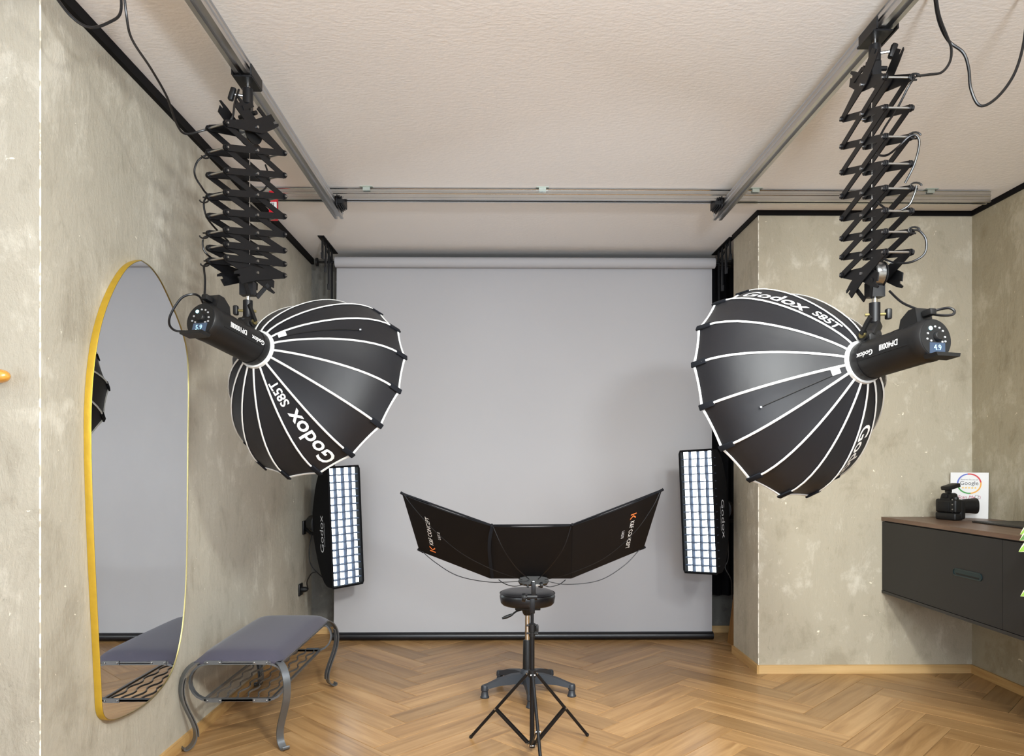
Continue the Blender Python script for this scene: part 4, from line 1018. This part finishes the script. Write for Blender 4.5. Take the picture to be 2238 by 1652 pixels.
# camera
KX, KY = 2.575, 4.20
kam = empty('dslr_camera', (KX, KY, CZ1), 'black camera with lens hood on the walnut cabinet top', 'camera')
kd = V((0.965, 0.26, 0)).normalized(); kr = V((kd.y, -kd.x, 0)); ku = V((0, 0, 1))      # lens direction, its right, up
def KP(r, f, z): return V((KX, KY, CZ1)) + kr * r + kd * f + ku * z
KR = Matrix((kr, kd, ku)).transposed()
MB().rbox(KP(0, 0, 0.022), (0.138, 0.062, 0.042), 0.009, KR, 3).build('battery_grip', M['black_plastic'], kam)
MB().rbox(KP(0, 0, 0.082), (0.140, 0.058, 0.078), 0.011, KR, 3).build('body', M['black_plastic'], kam)
MB().rbox(KP(0.056, 0.028, 0.062), (0.030, 0.040, 0.110), 0.011, KR, 3).build('hand_grip', M['rubber'], kam)
MB().plate([(-0.036, 0), (-0.024, 0.034), (-0.010, 0.040), (0.010, 0.040), (0.024, 0.034), (0.036, 0)], KP(0, 0.002, 0.116), kr, ku, 0.062).build('prism_housing', M['black_plastic'], kam, smooth=0)
MB().rbox(KP(0, -0.032, 0.138), (0.034, 0.012, 0.022), 0.004, KR).build('eyepiece', M['rubber'], kam)
MB().rbox(KP(-0.008, -0.031, 0.078), (0.076, 0.004, 0.054), 0.002, KR).build('rear_screen', M['screen'] if False else M['rubber'], kam)
for k in range(6): MB().cyl(KP(0.052, -0.029, 0.05 + 0.014 * k), KP(0.052, -0.032, 0.05 + 0.014 * k), 0.004, n=8).build('button', M['bolt'] if k % 2 else M['black_plastic'], kam)
MB().lathe(KP(0.045, 0, 0.121), (0, 0, 1), [(0, 0.017), (0.012, 0.016), (0.013, 0.012)], 18).build('mode_dial', M['black_plastic'], kam)
MB().lathe(KP(-0.006, 0.028, 0.078), kd, [(0, 0.037), (0.02, 0.037), (0.022, 0.040), (0.06, 0.040), (0.062, 0.037), (0.095, 0.041), (0.12, 0.042), (0.136, 0.042)], 32).build('lens', M['rubber'], kam)
MB().lathe(KP(-0.006, 0.070, 0.078), kd, [(0, 0.0405), (0.001, 0.041), (0.003, 0.041), (0.004, 0.0405)], 32, cap=False).build('lens_ring', M['red'], kam)
hd = MB(); vsn = 32; vs = []
for r_, f_ in ((0.043, 0), (0.047, 1)):
    for i in range(vsn):
        a = 2 * PI * i / vsn; ext = 0.018 + (0.020 * (0.5 + 0.5 * math.cos(2 * a + PI))) * f_
        vs.append(KP(-0.006 + r_ * math.cos(a), 0.160 + (ext if f_ else 0), 0.078 + r_ * math.sin(a)))
hd.add(vs, [(i, (i + 1) % vsn, vsn + (i + 1) % vsn, vsn + i) for i in range(vsn)]).build('lens_hood', M['black_plastic'], kam, smooth=50, fixn=False)
tr = MB().rbox(KP(0, -0.004, 0.166), (0.026, 0.028, 0.018), 0.003, KR).build('hot_shoe_foot', M['black_plastic'], kam)
MB().rbox(KP(0, 0.012, 0.192), (0.060, 0.088, 0.024), 0.006, KR @ Matrix.Rotation(math.radians(14), 3, 'X')).build('flash_trigger', M['black_plastic'], kam)
# review sign
A_, B_ = V((2.725, 4.430, CZ1)), V((2.866, 4.290, CZ1))
su = (B_ - A_).normalized(); sn = V((su.y, -su.x, 0)); sv = (V((0, 0, 1)) - sn * 0.06).normalized(); sw, sh = (B_ - A_).length, 0.272
sg = empty('review_sign', (A_ + B_) / 2, 'white printed review card leaning in the corner behind the camera', 'sign')
oS = A_ + sn * 0.010
def SP(x, y, d=0.0): return oS + su * (x * sw) + sv * (y * sh) + su.cross(sv).normalized() * d
sgn_n = su.cross(sv).normalized(); fd = 0.0035 if sgn_n.dot(V((-0.5, -1, 0))) > 0 else -0.0035
MB().plate([(0, 0), (sw, 0), (sw, sh), (0, sh)], oS, su, sv, 0.005).build('board', M['white_card'], sg, smooth=0)
segs = (('red', 0, 90), ('blue', 90, 180), ('green', 180, 270), ('yellow', 270, 360))
for cn, a0, a1 in segs:
    mb = MB(); vs = []; K = 12
    for i in range(K + 1):
        a = math.radians(a0 + (a1 - a0) * i / K + 8)
        for r_ in (0.285, 0.325): vs.append(SP(0.50 + r_ * math.cos(a), 0.755 + r_ * 0.70 * math.sin(a), fd))
    mb.add(vs, [(2 * i, 2 * i + 1, 2 * i + 3, 2 * i + 2) for i in range(K)]).build('ring_print', M[cn], sg, smooth=0, fixn=False)
def smap(cx_, cy_): return lambda x, y: SP(cx_, cy_, fd) + su * x + sv * y
text_mesh('Bewerten Sie uns auf', 0.0112, smap(0.50, 0.845), 'print', M['grey'], sg, sub=0, width=0.95)
text_mesh('Google', 0.033, smap(0.50, 0.765), 'print', M['grey'], sg, sub=0)
for k in range(5):
    mb = MB(); cx_ = 0.50 + (k - 2) * 0.082; vs = []
    for i in range(10):
        a = PI / 2 + i * PI / 5; r_ = 0.0075 if i % 2 == 0 else 0.0034; vs.append(SP(cx_, 0.665, fd) + su * r_ * math.cos(a) + sv * r_ * math.sin(a))
    mb.add(vs, [tuple(range(10))]).build('star_print', M['star'], sg, smooth=0)
text_mesh('Scan Me', 0.027, smap(0.42, 0.455), 'print', M['pink'], sg, sub=0, shear=0.3)
hp_ = [SP(0.66, 0.42, fd), SP(0.66, 0.50, fd), SP(0.74, 0.50, fd), SP(0.74, 0.42, fd)]
MB().tube(hp_, 0.0010, 4, closed=True).build('phone_print', M['grey'], sg)
MB().tube([SP(0.74, 0.42, fd), SP(0.79, 0.43, fd), SP(0.80, 0.47, fd), SP(0.77, 0.49, fd), SP(0.74, 0.48, fd)], 0.0010, 4).build('hand_print', M['pink'], sg)
# desk pad
pad = empty('desk_pad', (2.715, 3.7, CZ1), 'black textured desk pad lying on the walnut cabinet top', 'desk pad')
MB().rbox((2.715, 3.70, CZ1 + 0.005), (0.26, 0.62, 0.009), 0.003).build('pad', simple('black_croc_pad', (0.016, 0.015, 0.015), 0.45, bump=1.0, bscale=70), pad)
MB().tube([(2.592, 3.40, CZ1 + 0.0095), (2.838, 3.40, CZ1 + 0.0095), (2.838, 4.0, CZ1 + 0.0095), (2.592, 4.0, CZ1 + 0.0095)], 0.0012, 5, closed=True).build('stitching', M['rubber'], pad)
# trailing plant at the edge of the frame
po = (2.52, 2.98, CZ1)
pla = empty('trailing_plant', po, 'trailing variegated plant with cream-edged leaves on the cabinet', 'plant')
MB().lathe(po, (0, 0, 1), [(0, 0.055), (0.01, 0.06), (0.11, 0.078), (0.12, 0.078), (0.12, 0.068), (0.10, 0.066)], 28).build('pot', M['terracotta'], pla)
MB().lathe((po[0], po[1], CZ1 + 0.092), (0, 0, 1), [(0, 0.066), (0.006, 0.05)], 20).build('soil', simple('soil', (0.03, 0.02, 0.012), 0.9), pla)
def leaf(base, tip, wdt, up, dark=False):
    base, tip = V(base), V(tip); d = tip - base; L = d.length; d.normalize(); w = d.cross(V(up)).normalized(); nn = w.cross(d)
    stn = [(0, 0.02), (0.12, 0.62), (0.3, 1.0), (0.55, 0.88), (0.8, 0.46), (0.93, 0.16), (1, 0.0)]
    mb = MB(); vs = []
    for t, k in stn:
        c_ = base + d * L * t + nn * (0.12 * L * math.sin(PI * t))
        for e in (-1, -0.72, 0, 0.72, 1): vs.append(c_ + w * wdt * k * e * 0.5 - nn * 0.05 * L * (abs(e) * k * -0.6))
    for i in range(len(stn) - 1):
        for e in range(4): mb.mat(1 if e in (0, 3) else 0); mb.add([], []); mb.f.append((i * 5 + e, i * 5 + e + 1, i * 5 + e + 6, i * 5 + e + 5)); mb.m.append(mb.mi)
    mb.v = [tuple(p) for p in vs]
    mb.build('leaf', [M['leaf_dark'] if dark else M['leaf'], M['leaf_edge']], pla, smooth=60, fixn=False)
tips = [((2232, 1166), False), ((2231, 1179), True), ((2229, 1204), False), ((2233, 1301), False)]
anchors = []
for (u, v), dk in tips:
    tp = px(u - 3, v + 2, Y=3.02); bs_ = tp + V((0.075, -0.03, 0.055)); leaf(bs_, tp, 0.055, (0.2, -0.8, 0.5), dk); anchors.append(bs_)
for k in range(14):
    a = k * 2.4; r_ = 0.05 + 0.01 * (k % 5); b_ = V((po[0] + 0.3 * r_ * math.cos(a), po[1] + 0.3 * r_ * math.sin(a), CZ1 + 0.14 + 0.01 * (k % 4)))
    if math.cos(a) < -0.3 and math.sin(a) > -0.2: continue
    leaf(b_, b_ + V((0.10 * math.cos(a), 0.10 * math.sin(a), 0.02 + 0.02 * (k % 3))), 0.055, (0, 0, 1), k % 3 == 0)
MB().tube(smoothpath([(po[0], po[1], CZ1 + 0.10), (2.44, 2.97, CZ1 + 0.15), (2.34, 2.98, CZ1 + 0.08)] + [tuple(a_ + V((0.02, -0.02, 0.01))) for a_ in anchors[:1]] + [tuple(anchors[2]), tuple(anchors[3])], 5), 0.0025, 6).build('vine', M['leaf_dark'], pla)

# ------------------------------------------------------------------ small wall things
cp = px(0, 822, Y=2.225)
pg = empty('coat_peg', (cp.x - 0.04, YC, cp.z), 'varnished wooden coat peg on the wall at the left edge', 'coat peg')
MB().sphere(cp + V((-0.002, 0, 0)), 0.021, 20, 12, (1.5, 1.1, 1.0)).build('knob', M['peg'], pg)
MB().cyl(cp + V((-0.012, 0.01, 0)), (cp.x - 0.05, YC, cp.z), 0.009, n=12).build('stem', M['peg'], pg)
so = px(655, 1288, X=XL)
sk = empty('wall_socket', so, 'black wall socket with a plug low beside the backdrop', 'socket')
MB().rbox((XL + 0.006, so.y, so.z), (0.012, 0.085, 0.085), 0.004).build('plate', M['black_plastic'], sk)
MB().lathe((XL + 0.012, so.y, so.z), (1, 0, 0), [(0, 0.020), (0.03, 0.020), (0.036, 0.016), (0.044, 0.012)], 16).build('plug', M['rubber'], sk)

# ------------------------------------------------------------------ cables
def cable(name, pts, r, label, per=7, group='black cables'):
    o = MB().tube(smoothpath(pts, per), r, 8).build(name, M['cable'], None, label=label, cat='cable', group=group); return o
cable('power_cable', [px(100, -40, Y=2.140), px(150, 30, Y=2.160), px(195, 60, Y=2.190), px(240, 48, Y=2.220), px(264, 25, Y=2.240), px(262, -40, Y=2.240)], 0.0042, 'black cable looping down in front of the plaster corner at top left')
cable('power_cable', [px(270, -30, Y=2.260), px(276, 30, Y=2.280), px(288, 85, Y=2.320), px(330, 150, Y=2.390), px(365, 212, Y=2.490), px(385, 268, Y=2.560), px(404, 292, Y=2.600), px(440, 286, Y=2.640), px(470, 276, Y=2.640), px(505, 262, Y=2.620), px(513, 225, Y=2.640), px(522, 196, Y=2.680)], 0.0040, 'black cable sagging from the ceiling to the mirror side scissor arm')
cable('arm_cable', [px(452, 338, Y=2.730), px(432, 352, Y=2.720), px(425, 378, Y=2.720), px(438, 405, Y=2.720), px(462, 428, Y=2.760), px(520, 424, Y=2.800), px(572, 418, Y=2.840), px(587, 390, Y=2.890), px(580, 360, Y=2.900)], 0.0036, 'black cable looping beside the upper mirror side scissor arm')
cable('arm_cable', [px(560, 420, Y=2.820), px(500, 420, Y=2.740), px(462, 426, Y=2.720), px(446, 440, Y=2.710), px(450, 470, Y=2.720), px(468, 496, Y=2.760), px(500, 528, Y=2.820)], 0.0036, 'black cable looping halfway down the mirror side scissor arm')
cable('arm_cable', [px(455, 515, Y=2.720), px(444, 522, Y=2.720), px(445, 545, Y=2.720), px(460, 562, Y=2.740), px(490, 580, Y=2.820)], 0.0036, 'black cable looping near the bottom of the mirror side scissor arm')
cable('flash_cable', [px(455, 575, Y=2.740), px(446, 582, Y=2.720), px(448, 610, Y=2.680), px(447, 645, Y=2.640), px(445, 664, Y=2.620), px(436, 648, Y=2.570), px(420, 643, Y=2.540), px(396, 652, Y=2.530), px(374, 685, Y=2.530), px(370, 708, Y=2.540), px(382, 722, Y=2.560), px(404, 724, Y=2.580)], 0.0040, 'black cable curling round the rear of the mirror side flash')
cable('power_cable', [px(2044, -30, Y=2.340), px(2052, 30, Y=2.340), px(2070, 80, Y=2.320), px(2079, 105, Y=2.310), px(2076, 135, Y=2.300), px(2058, 158, Y=2.290), px(2030, 163, Y=2.280), px(2003, 166, Y=2.275)], 0.0040, 'black cable hanging from the ceiling to the cabinet side scissor arm')
cable('power_cable', [px(2040, -30, Y=2.360), px(2050, 40, Y=2.350), px(2072, 88, Y=2.340), px(2105, 115, Y=2.340), px(2117, 150, Y=2.340), px(2122, 195, Y=2.340), px(2142, 231, Y=2.340), px(2178, 214, Y=2.340), px(2215, 165, Y=2.340), px(2236, 100, Y=2.340), px(2245, 20, Y=2.340), px(2246, -40, Y=2.340)], 0.0046, 'black cable sagging in a deep loop at top right')
cable('arm_cable', [px(2000, 168, Y=2.280), px(1985, 190, Y=2.280), px(1962, 235, Y=2.310), px(1930, 285, Y=2.360), px(1912, 330, Y=2.400), px(1935, 340, Y=2.340), px(1962, 322, Y=2.300), px(1985, 300, Y=2.280), px(2002, 296, Y=2.275), px(2009, 315, Y=2.275), px(1998, 360, Y=2.280), px(1978, 400, Y=2.300)], 0.0036, 'black cable looping beside the upper cabinet side scissor arm')
cable('arm_cable', [px(2003, 406, Y=2.275), px(1998, 425, Y=2.275), px(1985, 450, Y=2.280), px(1958, 462, Y=2.300), px(1935, 455, Y=2.360), px(1915, 440, Y=2.400)], 0.0036, 'black cable looping halfway down the cabinet side scissor arm')
cable('arm_cable', [px(1995, 503, Y=2.275), px(2010, 505, Y=2.275), px(2024, 525, Y=2.275), px(2020, 555, Y=2.280), px(1990, 573, Y=2.300), px(1955, 574, Y=2.340), px(1932, 566, Y=2.380)], 0.0036, 'black cable looping near the bottom of the cabinet side scissor arm')
cable('flash_cable', [px(1944, 636, Y=2.420), px(1970, 660, Y=2.380), px(2000, 674, Y=2.320), px(2028, 684, Y=2.260), px(2055, 689, Y=2.220), px(2080, 688, Y=2.200), px(2086, 680, Y=2.200), px(2074, 673, Y=2.210), px(2050, 677, Y=2.230), px(2030, 684, Y=2.240)], 0.0040, 'black cable looping over the rear of the cabinet side flash')
cable('flash_cable', [PLs(0, -0.05, -0.44), px(676, 1200, Y=5.2), px(680, 1235, Y=5.15), px(705, 1262, Y=5.12), px(716, 1275, Y=5.08)], 0.004, 'black cable hanging from the left strip flash', group=None)
cable('socket_cable', [px(690, 1250, Y=5.16), px(680, 1254, Y=5.18), px(671, 1272, Y=5.20), (XL + 0.06, so.y, so.z)], 0.004, 'black cable running from the strip flash to the wall socket', group=None)
cable('flash_cable', [PRs(0, -0.05, -0.42), px(1592, 1215, Y=5.15), px(1585, 1240, Y=5.15), px(1598, 1268, Y=5.12), px(1600, 1310, Y=5.12)], 0.004, 'black cable hanging from the right strip flash beside the board', group=None)
# plastic hooks that hold the arm cables
for (u, v, y, lab) in ((2000, 168, 2.285, 'top'), (2000, 296, 2.285, 'second'), (2002, 406, 2.285, 'third'), (1998, 503, 2.285, 'lowest')):
    p = px(u, v, Y=y); MB().tube([p + V((0.018 * math.cos(a), 0, 0.010 * math.sin(a))) for a in [i * 0.5 for i in range(11)]], 0.003, 6).build('cable_hook', M['black_plastic'], pgR)
for (u, v, y) in ((450, 340, 2.71), (446, 437, 2.70), (446, 515, 2.70), (448, 576, 2.70)):
    p = px(u, v, Y=y); MB().tube([p + V((0.016 * math.cos(a), 0, 0.010 * math.sin(a))) for a in [PI + i * 0.5 for i in range(11)]], 0.003, 6).build('cable_hook', M['black_plastic'], pgL)
